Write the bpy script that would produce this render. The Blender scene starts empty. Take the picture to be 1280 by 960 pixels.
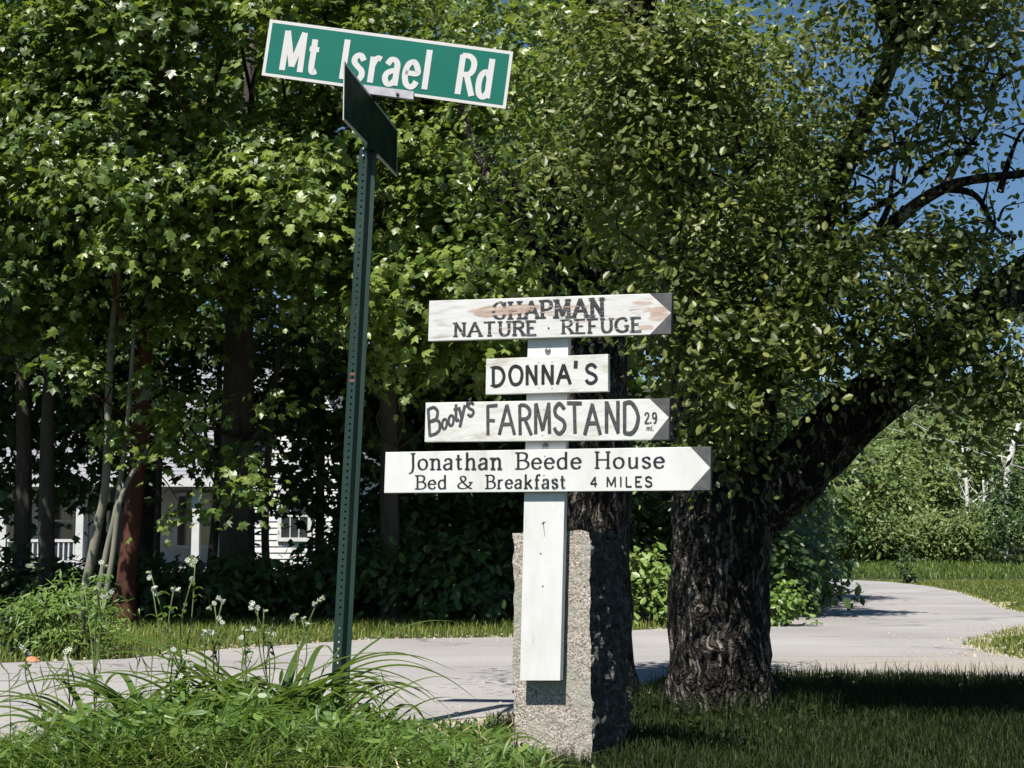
import bpy, math, random
import numpy as np
from mathutils import Vector, Matrix, noise
from mathutils.geometry import tessellate_polygon

SC = bpy.context.scene
COL = SC.collection
random.seed(7)
RNG = np.random.default_rng(11)

# ------------------------------------------------------------------ camera
F = 1800.0                      # focal length in photo pixels (1280 wide)
CAMZ = 0.70
PITCH = math.atan(210.0 / F)
cam_d = bpy.data.cameras.new('camera')
cam_d.sensor_width = 36.0
cam_d.lens = 36.0 * F / 1280.0
cam_d.clip_start = 0.05
cam_d.clip_end = 2000.0
cam = bpy.data.objects.new('camera', cam_d)
cam.location = (0, 0, CAMZ)
cam.rotation_euler = (math.radians(90) + PITCH, 0, 0)
COL.objects.link(cam)
SC.camera = cam

# ------------------------------------------------------------------ light
SUN_EL, SUN_AZ = math.radians(60), math.radians(25)   # azimuth: left of straight behind the camera
TO_SUN = Vector((-math.sin(SUN_AZ) * math.cos(SUN_EL), -math.cos(SUN_AZ) * math.cos(SUN_EL), math.sin(SUN_EL)))
w = bpy.data.worlds.new('World'); SC.world = w; w.use_nodes = True
wn = w.node_tree.nodes; wl = w.node_tree.links
sky = wn.new('ShaderNodeTexSky'); sky.sky_type = 'NISHITA'; sky.sun_disc = False
sky.sun_elevation = SUN_EL
sky.sun_rotation = math.radians(180) + SUN_AZ
sky.altitude = 300; sky.air_density = 1.0; sky.dust_density = 0.0; sky.ozone_density = 1.2
hs = wn.new('ShaderNodeHueSaturation'); hs.inputs['Saturation'].default_value = 1.2; hs.inputs['Value'].default_value = 1.0
wl.new(sky.outputs[0], hs.inputs['Color']); wl.new(hs.outputs[0], wn['Background'].inputs[0])
wn['Background'].inputs[1].default_value = 0.06
sl = bpy.data.lights.new('sun', 'SUN'); sl.energy = 5.0; sl.angle = math.radians(0.53); sl.color = (1.0, 0.95, 0.87)
so = bpy.data.objects.new('sun', sl); so.rotation_euler = TO_SUN.to_track_quat('Z', 'Y').to_euler(); so.location = (-3, -6, 12)
COL.objects.link(so)
SC.view_settings.view_transform = 'Standard'; SC.view_settings.look = 'None'
SC.view_settings.exposure = 0.65; SC.view_settings.gamma = 1.0
SC.cycles.max_bounces = 5; SC.cycles.diffuse_bounces = 1; SC.cycles.glossy_bounces = 2
SC.cycles.transmission_bounces = 3; SC.cycles.caustics_reflective = False; SC.cycles.caustics_refractive = False

# ------------------------------------------------------------------ unprojection (photo pixel -> place)
CP, SP = math.cos(PITCH), math.sin(PITCH)
def ray(px, py):
    u = (px - 640.0) / F; v = (480.0 - py) / F
    return Vector((u, CP - SP * v, SP + CP * v))
CAM = Vector((0, 0, CAMZ))
def P(px, py, D):
    r = ray(px, py); return CAM + r * (D / r.y)
def G(px, py, z=0.0):
    r = ray(px, py); return CAM + r * ((z - CAMZ) / r.z)
def on_plane(px, py, p0, n):
    r = ray(px, py); return CAM + r * ((p0 - CAM).dot(n) / r.dot(n))

# ------------------------------------------------------------------ materials
def new_mat(name):
    m = bpy.data.materials.new(name); m.use_nodes = True
    nt = m.node_tree; return m, nt.nodes, nt.links, nt.nodes['Principled BSDF']
def nd(n, typ, **kw):
    x = n.new(typ)
    for k, v in kw.items(): setattr(x, k, v)
    return x
def ramp(n, stops, interp='LINEAR'):
    r = n.new('ShaderNodeValToRGB'); r.color_ramp.interpolation = interp
    e = r.color_ramp.elements
    e[0].position, e[0].color = stops[0][0], (*stops[0][1], 1)
    e[1].position, e[1].color = stops[-1][0], (*stops[-1][1], 1)
    for p, c in stops[1:-1]:
        q = e.new(p); q.color = (*c, 1)
    return r
def noise_mat(name, stops, scale=5.0, detail=6, rough=0.8, bump=0.0, bscale=None, stretch=(1, 1, 1), dist=0.01, spec=0.3, distortion=0.0, metallic=0.0):
    m, n, l, b = new_mat(name)
    tc = nd(n, 'ShaderNodeTexCoord'); mp = nd(n, 'ShaderNodeMapping'); mp.inputs['Scale'].default_value = stretch
    l.new(tc.outputs['Object'], mp.inputs[0])
    t = nd(n, 'ShaderNodeTexNoise'); t.inputs['Scale'].default_value = scale; t.inputs['Detail'].default_value = detail
    t.inputs['Roughness'].default_value = 0.65; t.inputs['Distortion'].default_value = distortion
    l.new(mp.outputs[0], t.inputs[0])
    r = ramp(n, stops); l.new(t.outputs[0], r.inputs[0]); l.new(r.outputs[0], b.inputs['Base Color'])
    b.inputs['Roughness'].default_value = rough; b.inputs['Specular IOR Level'].default_value = spec
    b.inputs['Metallic'].default_value = metallic
    if bump:
        t2 = nd(n, 'ShaderNodeTexNoise'); t2.inputs['Scale'].default_value = bscale or scale * 3; t2.inputs['Detail'].default_value = 6
        l.new(mp.outputs[0], t2.inputs[0])
        bp = nd(n, 'ShaderNodeBump'); bp.inputs['Strength'].default_value = bump; bp.inputs['Distance'].default_value = dist
        l.new(t2.outputs[0], bp.inputs['Height']); l.new(bp.outputs[0], b.inputs['Normal'])
    return m
def leaf_mat(name, dark, mid, light, trans, tfac=0.3, rough=0.42, spec=0.45):
    m, n, l, b = new_mat(name)
    at = nd(n, 'ShaderNodeAttribute'); at.attribute_name = 'tint'
    r = ramp(n, [(0.0, dark), (0.5, mid), (1.0, light)]); l.new(at.outputs['Fac'], r.inputs[0])
    l.new(r.outputs[0], b.inputs['Base Color'])
    b.inputs['Roughness'].default_value = rough; b.inputs['Specular IOR Level'].default_value = spec
    tr = nd(n, 'ShaderNodeBsdfTranslucent'); tr.inputs[0].default_value = (*trans, 1)
    mx = nd(n, 'ShaderNodeMixShader'); mx.inputs[0].default_value = tfac
    l.new(b.outputs[0], mx.inputs[1]); l.new(tr.outputs[0], mx.inputs[2]); l.new(mx.outputs[0], n['Material Output'].inputs[0])
    return m
M = {}
M['maple'] = leaf_mat('maple_leaf', (.024, .046, .010), (.082, .138, .021), (.24, .305, .055), (.25, .35, .035), .34, .38, .55)
M['apple'] = leaf_mat('apple_leaf', (.022, .036, .010), (.095, .125, .028), (.27, .29, .075), (.24, .31, .04), .32)
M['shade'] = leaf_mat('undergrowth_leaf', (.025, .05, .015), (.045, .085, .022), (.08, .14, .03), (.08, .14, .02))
M['far'] = leaf_mat('far_leaf', (.05, .085, .022), (.12, .175, .045), (.25, .31, .10), (.24, .32, .06), .35)
M['grass'] = leaf_mat('grass_blade', (.05, .09, .02), (.10, .165, .03), (.21, .27, .06), (.2, .3, .04), .35)
M['lawn'] = leaf_mat('shade_painted_lawn_blade', (.009, .015, .005), (.017, .028, .008), (.045, .065, .016), (.06, .10, .02), .25, .6, .15)  # blade colours lowered to paint in the deep shade under the tree
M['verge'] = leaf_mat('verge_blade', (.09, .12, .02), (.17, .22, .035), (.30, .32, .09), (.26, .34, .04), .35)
M['weed'] = leaf_mat('weed_leaf', (.045, .09, .02), (.09, .17, .03), (.17, .26, .05), (.2, .32, .04), .33)
M['lily'] = leaf_mat('daylily_leaf', (.05, .09, .02), (.09, .155, .03), (.15, .22, .05), (.2, .3, .04), .3, .38)
M['yellow_leaf'] = leaf_mat('yellow_green_leaf', (.16, .24, .05), (.2, .3, .07), (.27, .36, .1), (.2, .3, .05), .3)
M['petal'] = leaf_mat('white_petal', (.55, .57, .48), (.66, .68, .6), (.74, .75, .68), (.5, .52, .4), .3, .7)
M['stem'] = noise_mat('plant_stem', [(.3, (.09, .13, .04)), (.7, (.16, .2, .08))], 20)
M['calyx'] = noise_mat('calyx', [(.3, (.22, .26, .13)), (.7, (.33, .36, .2))], 40)
M['dry_grass'] = noise_mat('dry_grass', [(.3, (.35, .28, .16)), (.7, (.5, .42, .26))], 20)
M['bark'] = noise_mat('rough_bark', [(.3, (.02, .016, .013)), (.48, (.07, .058, .048)), (.6, (.14, .12, .10)), (.72, (.30, .27, .24))], 14, 10, .95, 1.0, 38, (1, 1, .3), .05, .1)
def bark_mat(name, cols, sx, sz, moss=None):
    m, n, l, b = new_mat(name)
    tc = nd(n, 'ShaderNodeTexCoord')
    wob = nd(n, 'ShaderNodeTexNoise'); wob.inputs['Scale'].default_value = 6; wob.inputs['Detail'].default_value = 5; l.new(tc.outputs['Object'], wob.inputs[0])
    mxw = nd(n, 'ShaderNodeMix', data_type='RGBA', blend_type='ADD'); mxw.inputs[0].default_value = .15; l.new(tc.outputs['Object'], mxw.inputs['A']); l.new(wob.outputs['Color'], mxw.inputs['B'])
    mp = nd(n, 'ShaderNodeMapping'); mp.inputs['Scale'].default_value = (sx, sx, sz); l.new(mxw.outputs['Result'], mp.inputs[0])
    v = nd(n, 'ShaderNodeTexVoronoi', feature='DISTANCE_TO_EDGE'); v.inputs['Scale'].default_value = 1; l.new(mp.outputs[0], v.inputs[0])
    vc = nd(n, 'ShaderNodeTexVoronoi'); vc.inputs['Scale'].default_value = 1; l.new(mp.outputs[0], vc.inputs[0])
    fn = nd(n, 'ShaderNodeTexNoise'); fn.inputs['Scale'].default_value = 55; fn.inputs['Detail'].default_value = 8; l.new(tc.outputs['Object'], fn.inputs[0])
    sep = nd(n, 'ShaderNodeSeparateColor'); l.new(vc.outputs['Color'], sep.inputs[0])
    ma = nd(n, 'ShaderNodeMath', operation='MULTIPLY_ADD'); l.new(fn.outputs[0], ma.inputs[0]); ma.inputs[1].default_value = .9; l.new(sep.outputs[0], ma.inputs[2])
    mb_ = nd(n, 'ShaderNodeMath', operation='MULTIPLY'); l.new(ma.outputs[0], mb_.inputs[0]); mb_.inputs[1].default_value = .55
    r = ramp(n, [(.15, cols[0]), (.5, cols[1]), (.85, cols[2])]); l.new(mb_.outputs[0], r.inputs[0])
    e = ramp(n, [(.0, (.25, .25, .25)), (.22, (1, 1, 1))]); l.new(v.outputs['Distance'], e.inputs[0])
    mx = nd(n, 'ShaderNodeMix', data_type='RGBA', blend_type='MULTIPLY'); mx.inputs[0].default_value = 1; l.new(r.outputs[0], mx.inputs['A']); l.new(e.outputs[0], mx.inputs['B'])
    out = mx.outputs['Result']
    l.new(out, b.inputs['Base Color']); b.inputs['Roughness'].default_value = .95; b.inputs['Specular IOR Level'].default_value = .15
    hr = ramp(n, [(.0, (0, 0, 0)), (.25, (.8, .8, .8)), (.6, (1, 1, 1))]); l.new(v.outputs['Distance'], hr.inputs[0])
    hm = nd(n, 'ShaderNodeMath', operation='MULTIPLY_ADD'); l.new(fn.outputs[0], hm.inputs[0]); hm.inputs[1].default_value = .6; l.new(hr.outputs[0], hm.inputs[2])
    bp = nd(n, 'ShaderNodeBump'); bp.inputs['Strength'].default_value = 1; bp.inputs['Distance'].default_value = .025; l.new(hm.outputs[0], bp.inputs['Height']); l.new(bp.outputs[0], b.inputs['Normal'])
    return m
M['bark'] = bark_mat('furrowed_bark', [(.010, .009, .008), (.045, .039, .034), (.30, .26, .22)], 46, 8)
M['bark_smooth'] = noise_mat('smooth_grey_bark', [(.3, (.12, .12, .09)), (.7, (.27, .26, .2))], 8, 6, .85, .4, 30, (1, 1, .4), .01)
M['bark_red'] = noise_mat('red_brown_bark', [(.3, (.035, .016, .012)), (.7, (.13, .05, .032))], 10, 6, .9, .8, 24, (1, 1, .3), .02)
M['bark_dark'] = noise_mat('dark_bark', [(.3, (.035, .03, .025)), (.7, (.09, .08, .065))], 10, 6, .95, .8, 24, (1, 1, .3), .02)
M['birch'] = noise_mat('birch_bark', [(.36, (.12, .11, .10)), (.42, (.6, .58, .54)), (.8, (.72, .7, .66))], 6, 4, .7, .1, 20, (1, 1, 4), .01)
M['white_paint'] = noise_mat('white_paint', [(.25, (.47, .45, .40)), (.40, (.645, .64, .62)), (.55, (.70, .70, .69)), (.8, (.73, .73, .72))], 9, 8, .5, .12, 60, (1, 1, .4), .003, .4)
M['white_paint_old'] = noise_mat('weathered_white_paint', [(.27, (.36, .33, .28)), (.40, (.59, .58, .54)), (.5, (.67, .67, .65)), (.8, (.71, .71, .69))], 11, 8, .6, .25, 70, (.25, 1, 1.6), .004, .3)
M['grey_paint'] = noise_mat('grey_black_paint', [(.3, (.06, .06, .062)), (.75, (.13, .13, .135))], 30, 6, .7)
M['black_paint'] = noise_mat('black_letter_paint', [(.3, (.012, .012, .014)), (.75, (.04, .04, .045))], 40, 6, .6)
M['grey_marker'] = noise_mat('brushed_dark_grey_paint', [(.25, (.03, .03, .033)), (.7, (.10, .10, .105))], 60, 6, .6)
M['green_sign'] = noise_mat('green_reflective_sheet', [(.2, (.003, .135, .095)), (.8, (.004, .165, .118))], 3, 3, .35, 0.02, 90, (1, 1, 1), .001, .5)
M['sign_white'] = noise_mat('white_reflective_sheet', [(.2, (.62, .60, .60)), (.8, (.70, .68, .68))], 12, 4, .4)
M['galv'] = noise_mat('galvanised_metal', [(.3, (.42, .40, .42)), (.7, (.6, .58, .6))], 30, 5, .45, metallic=.3)
M['shade_sign'] = noise_mat('shade_toned_green_sheet', [(.3, (.004, .014, .010)), (.45, (.01, .035, .022)), (.7, (.03, .075, .04))], 9, 5, .65, spec=.05)  # darker copy of the green sheet, shade of the turned-away blade in its colour
M['pole'] = noise_mat('green_painted_steel', [(.2, (.006, .022, .017)), (.6, (.013, .036, .028)), (.8, (.045, .07, .058))], 9, 8, .5, .15, 60, (1, 1, .5), .003, .5)
M['rust'] = noise_mat('rust_patch', [(.3, (.16, .06, .045)), (.7, (.28, .11, .08))], 60, 6, .8)
M['bolt'] = noise_mat('steel_bolt', [(.3, (.18, .18, .18)), (.7, (.35, .35, .35))], 60, 4, .45, metallic=.6)
M['siding'] = noise_mat('white_clapboard', [(.3, (.58, .58, .58)), (.7, (.68, .68, .68))], 5, 4, .6)
M['shingle'] = noise_mat('grey_shingle', [(.3, (.2, .2, .22)), (.7, (.32, .32, .35))], 30, 5, .9)
M['glass'] = noise_mat('dark_window_glass', [(.3, (.02, .025, .03)), (.7, (.05, .055, .06))], 2, 2, .1, spec=.8)
M['porch_wood'] = noise_mat('grey_porch_floor', [(.3, (.3, .3, .3)), (.7, (.42, .42, .42))], 6, 4, .7)
M['orange'] = noise_mat('faded_orange', [(.3, (.5, .16, .07)), (.7, (.65, .26, .14))], 40, 4, .6)
M['wire'] = noise_mat('wire_metal', [(.3, (.3, .3, .3)), (.7, (.42, .42, .42))], 40, 2, .5)

def granite_mat(name, lichen):
    m, n, l, b = new_mat(name)
    tc = nd(n, 'ShaderNodeTexCoord')
    v = nd(n, 'ShaderNodeTexVoronoi'); v.inputs['Scale'].default_value = 230; l.new(tc.outputs['Object'], v.inputs[0])
    t = nd(n, 'ShaderNodeTexNoise'); t.inputs['Scale'].default_value = 120; t.inputs['Detail'].default_value = 5; l.new(tc.outputs['Object'], t.inputs[0])
    sep = nd(n, 'ShaderNodeSeparateColor'); l.new(v.outputs['Color'], sep.inputs[0])
    r1 = ramp(n, [(.0, (.12, .105, .095)), (.2, (.32, .275, .235)), (.55, (.47, .41, .36)), (1, (.60, .54, .48))]); l.new(sep.outputs[0], r1.inputs[0])
    r2 = ramp(n, [(.35, (.45, .45, .45)), (.55, (1, 1, 1))]); l.new(t.outputs[0], r2.inputs[0])
    mx = nd(n, 'ShaderNodeMix', data_type='RGBA', blend_type='MULTIPLY'); mx.inputs[0].default_value = .8
    l.new(r1.outputs[0], mx.inputs['A']); l.new(r2.outputs[0], mx.inputs['B'])
    t3 = nd(n, 'ShaderNodeTexNoise'); t3.inputs['Scale'].default_value = 7; t3.inputs['Detail'].default_value = 8; l.new(tc.outputs['Object'], t3.inputs[0])
    r3 = ramp(n, [(.5, (0, 0, 0)), (.62, (1, 1, 1))]); l.new(t3.outputs[0], r3.inputs[0])
    mx2 = nd(n, 'ShaderNodeMix', data_type='RGBA'); l.new(r3.outputs[0], mx2.inputs[0])
    l.new(mx.outputs['Result'], mx2.inputs['A']); mx2.inputs['B'].default_value = (*lichen, 1)
    l.new(mx2.outputs['Result'], b.inputs['Base Color'])
    b.inputs['Roughness'].default_value = .85
    bp = nd(n, 'ShaderNodeBump'); bp.inputs['Strength'].default_value = .7; bp.inputs['Distance'].default_value = .006
    l.new(t.outputs[0], bp.inputs['Height']); l.new(bp.outputs[0], b.inputs['Normal'])
    return m
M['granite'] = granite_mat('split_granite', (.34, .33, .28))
M['granite_shade'] = noise_mat('shade_painted_rough_granite', [(.3, (.015, .015, .013)), (.5, (.05, .05, .045)), (.66, (.13, .13, .12)), (.8, (.26, .25, .24))], 38, 8, .9, .8, 90, dist=.01)  # rough stone behind the front face, its shade painted into the colour

def road_mat():
    m, n, l, b = new_mat('old_asphalt')
    tc = nd(n, 'ShaderNodeTexCoord')
    big = nd(n, 'ShaderNodeTexNoise'); big.inputs['Scale'].default_value = .5; big.inputs['Detail'].default_value = 6; l.new(tc.outputs['Object'], big.inputs[0])
    fine = nd(n, 'ShaderNodeTexNoise'); fine.inputs['Scale'].default_value = 70; fine.inputs['Detail'].default_value = 6; l.new(tc.outputs['Object'], fine.inputs[0])
    r1 = ramp(n, [(.3, (.26, .248, .242)), (.7, (.36, .347, .34))]); l.new(big.outputs[0], r1.inputs[0])
    r2 = ramp(n, [(.3, (.68, .68, .68)), (.5, (1, 1, 1)), (.75, (1.12, 1.1, 1.08))]); l.new(fine.outputs[0], r2.inputs[0])
    mx = nd(n, 'ShaderNodeMix', data_type='RGBA', blend_type='MULTIPLY'); mx.inputs[0].default_value = 1
    l.new(r1.outputs[0], mx.inputs['A']); l.new(r2.outputs[0], mx.inputs['B'])
    mp = nd(n, 'ShaderNodeMapping'); mp.inputs['Scale'].default_value = (.35, 1.6, 1); l.new(tc.outputs['Object'], mp.inputs[0])
    cr = nd(n, 'ShaderNodeTexVoronoi', feature='DISTANCE_TO_EDGE'); cr.inputs['Scale'].default_value = .55
    wob = nd(n, 'ShaderNodeTexNoise'); wob.inputs['Scale'].default_value = 3; wob.inputs['Detail'].default_value = 5; l.new(mp.outputs[0], wob.inputs[0])
    add = nd(n, 'ShaderNodeMix', data_type='RGBA', blend_type='ADD'); add.inputs[0].default_value = .35
    l.new(mp.outputs[0], add.inputs['A']); l.new(wob.outputs['Color'], add.inputs['B']); l.new(add.outputs['Result'], cr.inputs[0])
    r3 = ramp(n, [(.0, (.35, .35, .35)), (.012, (1, 1, 1))]); l.new(cr.outputs['Distance'], r3.inputs[0])
    mx2 = nd(n, 'ShaderNodeMix', data_type='RGBA', blend_type='MULTIPLY'); mx2.inputs[0].default_value = .8
    l.new(mx.outputs['Result'], mx2.inputs['A']); l.new(r3.outputs[0], mx2.inputs['B'])
    d1 = nd(n, 'ShaderNodeVectorMath', operation='SUBTRACT'); l.new(tc.outputs['Object'], d1.inputs[0]); d1.inputs[1].default_value = (3.2, 8.75, 0)
    d2 = nd(n, 'ShaderNodeVectorMath', operation='MULTIPLY'); l.new(d1.outputs[0], d2.inputs[0]); d2.inputs[1].default_value = (.45, 1.1, 1)
    d3 = nd(n, 'ShaderNodeVectorMath', operation='LENGTH'); l.new(d2.outputs[0], d3.inputs[0])
    d4 = nd(n, 'ShaderNodeMath', operation='MULTIPLY_ADD'); l.new(big.outputs[0], d4.inputs[0]); d4.inputs[1].default_value = 1.6; l.new(d3.outputs['Value'], d4.inputs[2])
    d5 = nd(n, 'ShaderNodeMapRange'); d5.inputs[1].default_value = 1.1; d5.inputs[2].default_value = 2.0; d5.inputs[3].default_value = .8; d5.inputs[4].default_value = 0; l.new(d4.outputs[0], d5.inputs[0])
    sd = ramp(n, [(.3, (.16, .13, .10)), (.5, (.31, .275, .225)), (.7, (.42, .38, .32))]); l.new(fine.outputs[0], sd.inputs[0])
    mx3 = nd(n, 'ShaderNodeMix', data_type='RGBA'); l.new(d5.outputs[0], mx3.inputs[0]); l.new(mx2.outputs['Result'], mx3.inputs['A']); l.new(sd.outputs[0], mx3.inputs['B'])
    l.new(mx3.outputs['Result'], b.inputs['Base Color'])
    b.inputs['Roughness'].default_value = .9; b.inputs['Specular IOR Level'].default_value = .2
    bp = nd(n, 'ShaderNodeBump'); bp.inputs['Strength'].default_value = .4; bp.inputs['Distance'].default_value = .004
    l.new(fine.outputs[0], bp.inputs['Height']); l.new(bp.outputs[0], b.inputs['Normal'])
    return m
M['road'] = road_mat()
M['gravel'] = noise_mat('sandy_shoulder', [(.3, (.26, .22, .17)), (.5, (.40, .35, .28)), (.7, (.5, .45, .38))], 60, 8, .95, .5, 90)
M['ground'] = noise_mat('grassy_soil', [(.3, (.015, .018, .008)), (.5, (.03, .038, .014)), (.75, (.06, .072, .025))], 1.6, 10, .95, .8, 40, dist=.03)
M['sandpatch'] = noise_mat('bare_sand', [(.3, (.42, .35, .25)), (.7, (.55, .47, .36))], 12, 5, .95)

# ------------------------------------------------------------------ object helpers
def link(o, parent=None):
    COL.objects.link(o)
    if parent is not None: o.parent = parent
    return o
def thing(name, label, cat, loc=(0, 0, 0), group=None):
    o = bpy.data.objects.new(name, None); o.location = loc; o.empty_display_size = .1
    COL.objects.link(o); o['label'] = label; o['category'] = cat
    if group: o['group'] = group
    return o
def tag(o, label=None, cat=None, group=None, kind=None):
    if label: o['label'] = label
    if cat: o['category'] = cat
    if group: o['group'] = group
    if kind: o['kind'] = kind
    return o
def origin_of(parent):
    p = Vector((0, 0, 0))
    while parent is not None:
        p += Vector(parent.location); parent = parent.parent
    return p
def mesh_obj(name, verts, faces, mats, parent=None, idx=None, smooth=False, loc=None):
    """verts in world coordinates; parents carry only a location"""
    me = bpy.data.meshes.new(name)
    base = origin_of(parent)
    l = Vector(loc) if loc is not None else base
    me.from_pydata([tuple(Vector(v) - l) for v in verts], [], faces)
    for m in (mats if isinstance(mats, (list, tuple)) else [mats]): me.materials.append(m)
    if idx is not None: me.polygons.foreach_set('material_index', idx)
    if smooth: me.polygons.foreach_set('use_smooth', [True] * len(me.polygons))
    me.update()
    o = bpy.data.objects.new(name, me); link(o, parent)
    o.location = l - base
    return o
def np_mesh(name, verts, faces, mat, parent=None, tint=None, smooth=False, loc=None):
    """verts (n,3) array, faces (m,k) array with constant k"""
    me = bpy.data.meshes.new(name)
    base = origin_of(parent)
    l = Vector(loc) if loc is not None else base
    verts = np.asarray(verts, dtype=np.float32) - np.array(l, dtype=np.float32)
    faces = np.asarray(faces, dtype=np.int32); k = faces.shape[1]
    me.vertices.add(len(verts)); me.vertices.foreach_set('co', verts.ravel())
    me.loops.add(faces.size); me.loops.foreach_set('vertex_index', faces.ravel())
    me.polygons.add(len(faces)); me.polygons.foreach_set('loop_start', np.arange(0, faces.size, k, dtype=np.int32))
    me.materials.append(mat)
    if tint is not None:
        a = me.attributes.new('tint', 'FLOAT', 'FACE'); a.data.foreach_set('value', np.asarray(tint, dtype=np.float32))
    me.update(calc_edges=True)
    me.polygons.foreach_set('use_smooth', np.full(len(faces), smooth))
    o = bpy.data.objects.new(name, me); link(o, parent); o.location = l - base
    return o
class MB:
    def __init__(s): s.v = []; s.f = []; s.i = []
    def add(s, vs, fs, mi=0):
        b = len(s.v); s.v += [Vector(v) for v in vs]; s.f += [tuple(b + q for q in f) for f in fs]; s.i += [mi] * len(fs); return s
    def box(s, lo, hi, mi=0):
        x0, y0, z0 = lo; x1, y1, z1 = hi
        v = [(x0, y0, z0), (x1, y0, z0), (x1, y1, z0), (x0, y1, z0), (x0, y0, z1), (x1, y0, z1), (x1, y1, z1), (x0, y1, z1)]
        return s.add(v, [(0, 3, 2, 1), (4, 5, 6, 7), (0, 1, 5, 4), (1, 2, 6, 5), (2, 3, 7, 6), (3, 0, 4, 7)], mi)
    def prism(s, poly, d, mi=0, mside=None):
        """poly: world points in order; d: extrusion vector"""
        n = len(poly); a = [Vector(p) for p in poly]; b = [p + Vector(d) for p in a]
        s.add(a + b, [tuple(range(n)), tuple(range(2 * n - 1, n - 1, -1))], mi)
        s.f += [(len(s.v) - 2 * n + i, len(s.v) - n + i, len(s.v) - n + (i + 1) % n, len(s.v) - 2 * n + (i + 1) % n) for i in range(n)]
        s.i += [mi if mside is None else mside] * n
        return s
    def tube(s, pts, rad, sides=6, mi=0, cap=True):
        pts = [Vector(p) for p in pts]; b = len(s.v); n = len(pts); X = None
        for i, p in enumerate(pts):
            d = (pts[min(i + 1, n - 1)] - pts[max(i - 1, 0)]).normalized()
            if X is None: X = d.orthogonal().normalized()
            X = (X - d * X.dot(d)).normalized(); Y = d.cross(X)
            for k in range(sides):
                a = 2 * math.pi * k / sides
                s.v.append(p + (X * math.cos(a) + Y * math.sin(a)) * rad[i])
        for i in range(n - 1):
            for k in range(sides):
                k2 = (k + 1) % sides
                s.f.append((b + i * sides + k, b + i * sides + k2, b + (i + 1) * sides + k2, b + (i + 1) * sides + k)); s.i.append(mi)
        if cap:
            s.f.append(tuple(b + k for k in range(sides - 1, -1, -1))); s.i.append(mi)
            s.f.append(tuple(b + (n - 1) * sides + k for k in range(sides))); s.i.append(mi)
        return s
    def build(s, name, mats, parent=None, smooth=False, loc=None):
        return mesh_obj(name, s.v, s.f, mats, parent, s.i, smooth, loc)
def smooth_path(pts, per=6):
    pts = [Vector(p) for p in pts]
    if len(pts) < 3: return pts
    q = [pts[0] * 2 - pts[1]] + pts + [pts[-1] * 2 - pts[-2]]; out = []
    for i in range(1, len(q) - 2):
        a, b, c, d = q[i - 1:i + 3]
        for k in range(per):
            t = k / per
            out.append(.5 * ((2 * b) + (c - a) * t + (2 * a - 5 * b + 4 * c - d) * t * t + (3 * b - a - 3 * c + d) * t ** 3))
    out.append(pts[-1]); return out

# ------------------------------------------------------------------ leaf clouds (numpy)
MAPLE_V = np.array([(0, .34, 0), (0, 0, 0), (.27, .02, -.05), (.5, .2, -.12), (.3, .32, -.05), (.55, .64, -.15), (.24, .62, -.05), (0, 1, -.14),
                    (-.24, .62, -.05), (-.55, .64, -.15), (-.3, .32, -.05), (-.5, .2, -.12), (-.27, .02, -.05)], dtype=np.float32)
MAPLE_F = np.array([(0, i, i + 1) for i in range(1, 12)] + [(0, 12, 1)], dtype=np.int32)
OVAL_V = np.array([(0, 0, 0), (.27, .28, -.07), (.24, .7, -.08), (0, 1, -.06), (-.24, .7, -.08), (-.27, .28, -.07)], dtype=np.float32)
OVAL_F = np.array([(0, 1, 2, 3), (0, 3, 4, 5)], dtype=np.int32)
LANCE_V = np.array([(0, 0, 0), (.13, .3, -.03), (.11, .7, -.06), (0, 1.15, -.16), (-.11, .7, -.06), (-.13, .3, -.03)], dtype=np.float32)
SHAPES = {'lance': (LANCE_V, OVAL_F), 'maple': (MAPLE_V, MAPLE_F), 'oval': (OVAL_V, OVAL_F)}
def nrm(a): return a / np.maximum(np.linalg.norm(a, axis=1, keepdims=True), 1e-6)
def leaf_frames(n, out, up_w=1.0, out_w=.5, jit=.55, droop=.5):
    """normals and tip directions for n leaves; out = outward direction (n,3)"""
    N = np.array([0, 0, .8]) * up_w + np.array([-.1, -.35, 0]) + out * out_w + RNG.normal(size=(n, 3)) * jit
    N = nrm(N)
    T = out * .8 + RNG.normal(size=(n, 3)) * .8 + np.array([0, 0, -droop])
    T = nrm(T - N * np.sum(T * N, axis=1, keepdims=True))
    return N, T
def leaf_mesh_arrays(pos, N, T, size, shape):
    V, Fc = SHAPES[shape]; n = len(pos); k = len(V)
    X = np.cross(T, N)
    sz = size * RNG.uniform(.5, 1.3, n)[:, None, None]
    bend = RNG.uniform(.3, 2.2, n)[:, None, None]
    W = (X[:, None, :] * V[None, :, 0:1] + T[:, None, :] * (V[None, :, 1:2] - .45) + N[:, None, :] * V[None, :, 2:3] * bend) * sz + pos[:, None, :]
    verts = W.reshape(-1, 3)
    faces = (Fc[None] + (np.arange(n) * k)[:, None, None]).reshape(-1, Fc.shape[1])
    return verts, faces, len(Fc)
def sprays(centers, outs, per, rad, flat=.3):
    """leaf positions, outward dirs and a per-spray random value"""
    n = len(centers)
    q = RNG.normal(size=(n, per, 3)) * .5
    rr = rad * RNG.uniform(.6, 1.4, n)[:, None, None]
    N = nrm(np.array([0, 0, 1.0]) + outs * .7 + RNG.normal(size=(n, 3)) * .25)
    d = np.sum(q * N[:, None, :], axis=2, keepdims=True)
    q = q - N[:, None, :] * d * (1 - flat)
    pos = centers[:, None, :] + q * rr
    r2 = np.sum(q ** 2, axis=2, keepdims=True)
    pos[:, :, 2:3] -= r2 * rr * .25
    out = nrm((q + outs[:, None, :] * .5).reshape(-1, 3))
    rnd = np.repeat(RNG.uniform(0, 1, n), per)
    return pos.reshape(-1, 3), out, rnd
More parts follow.
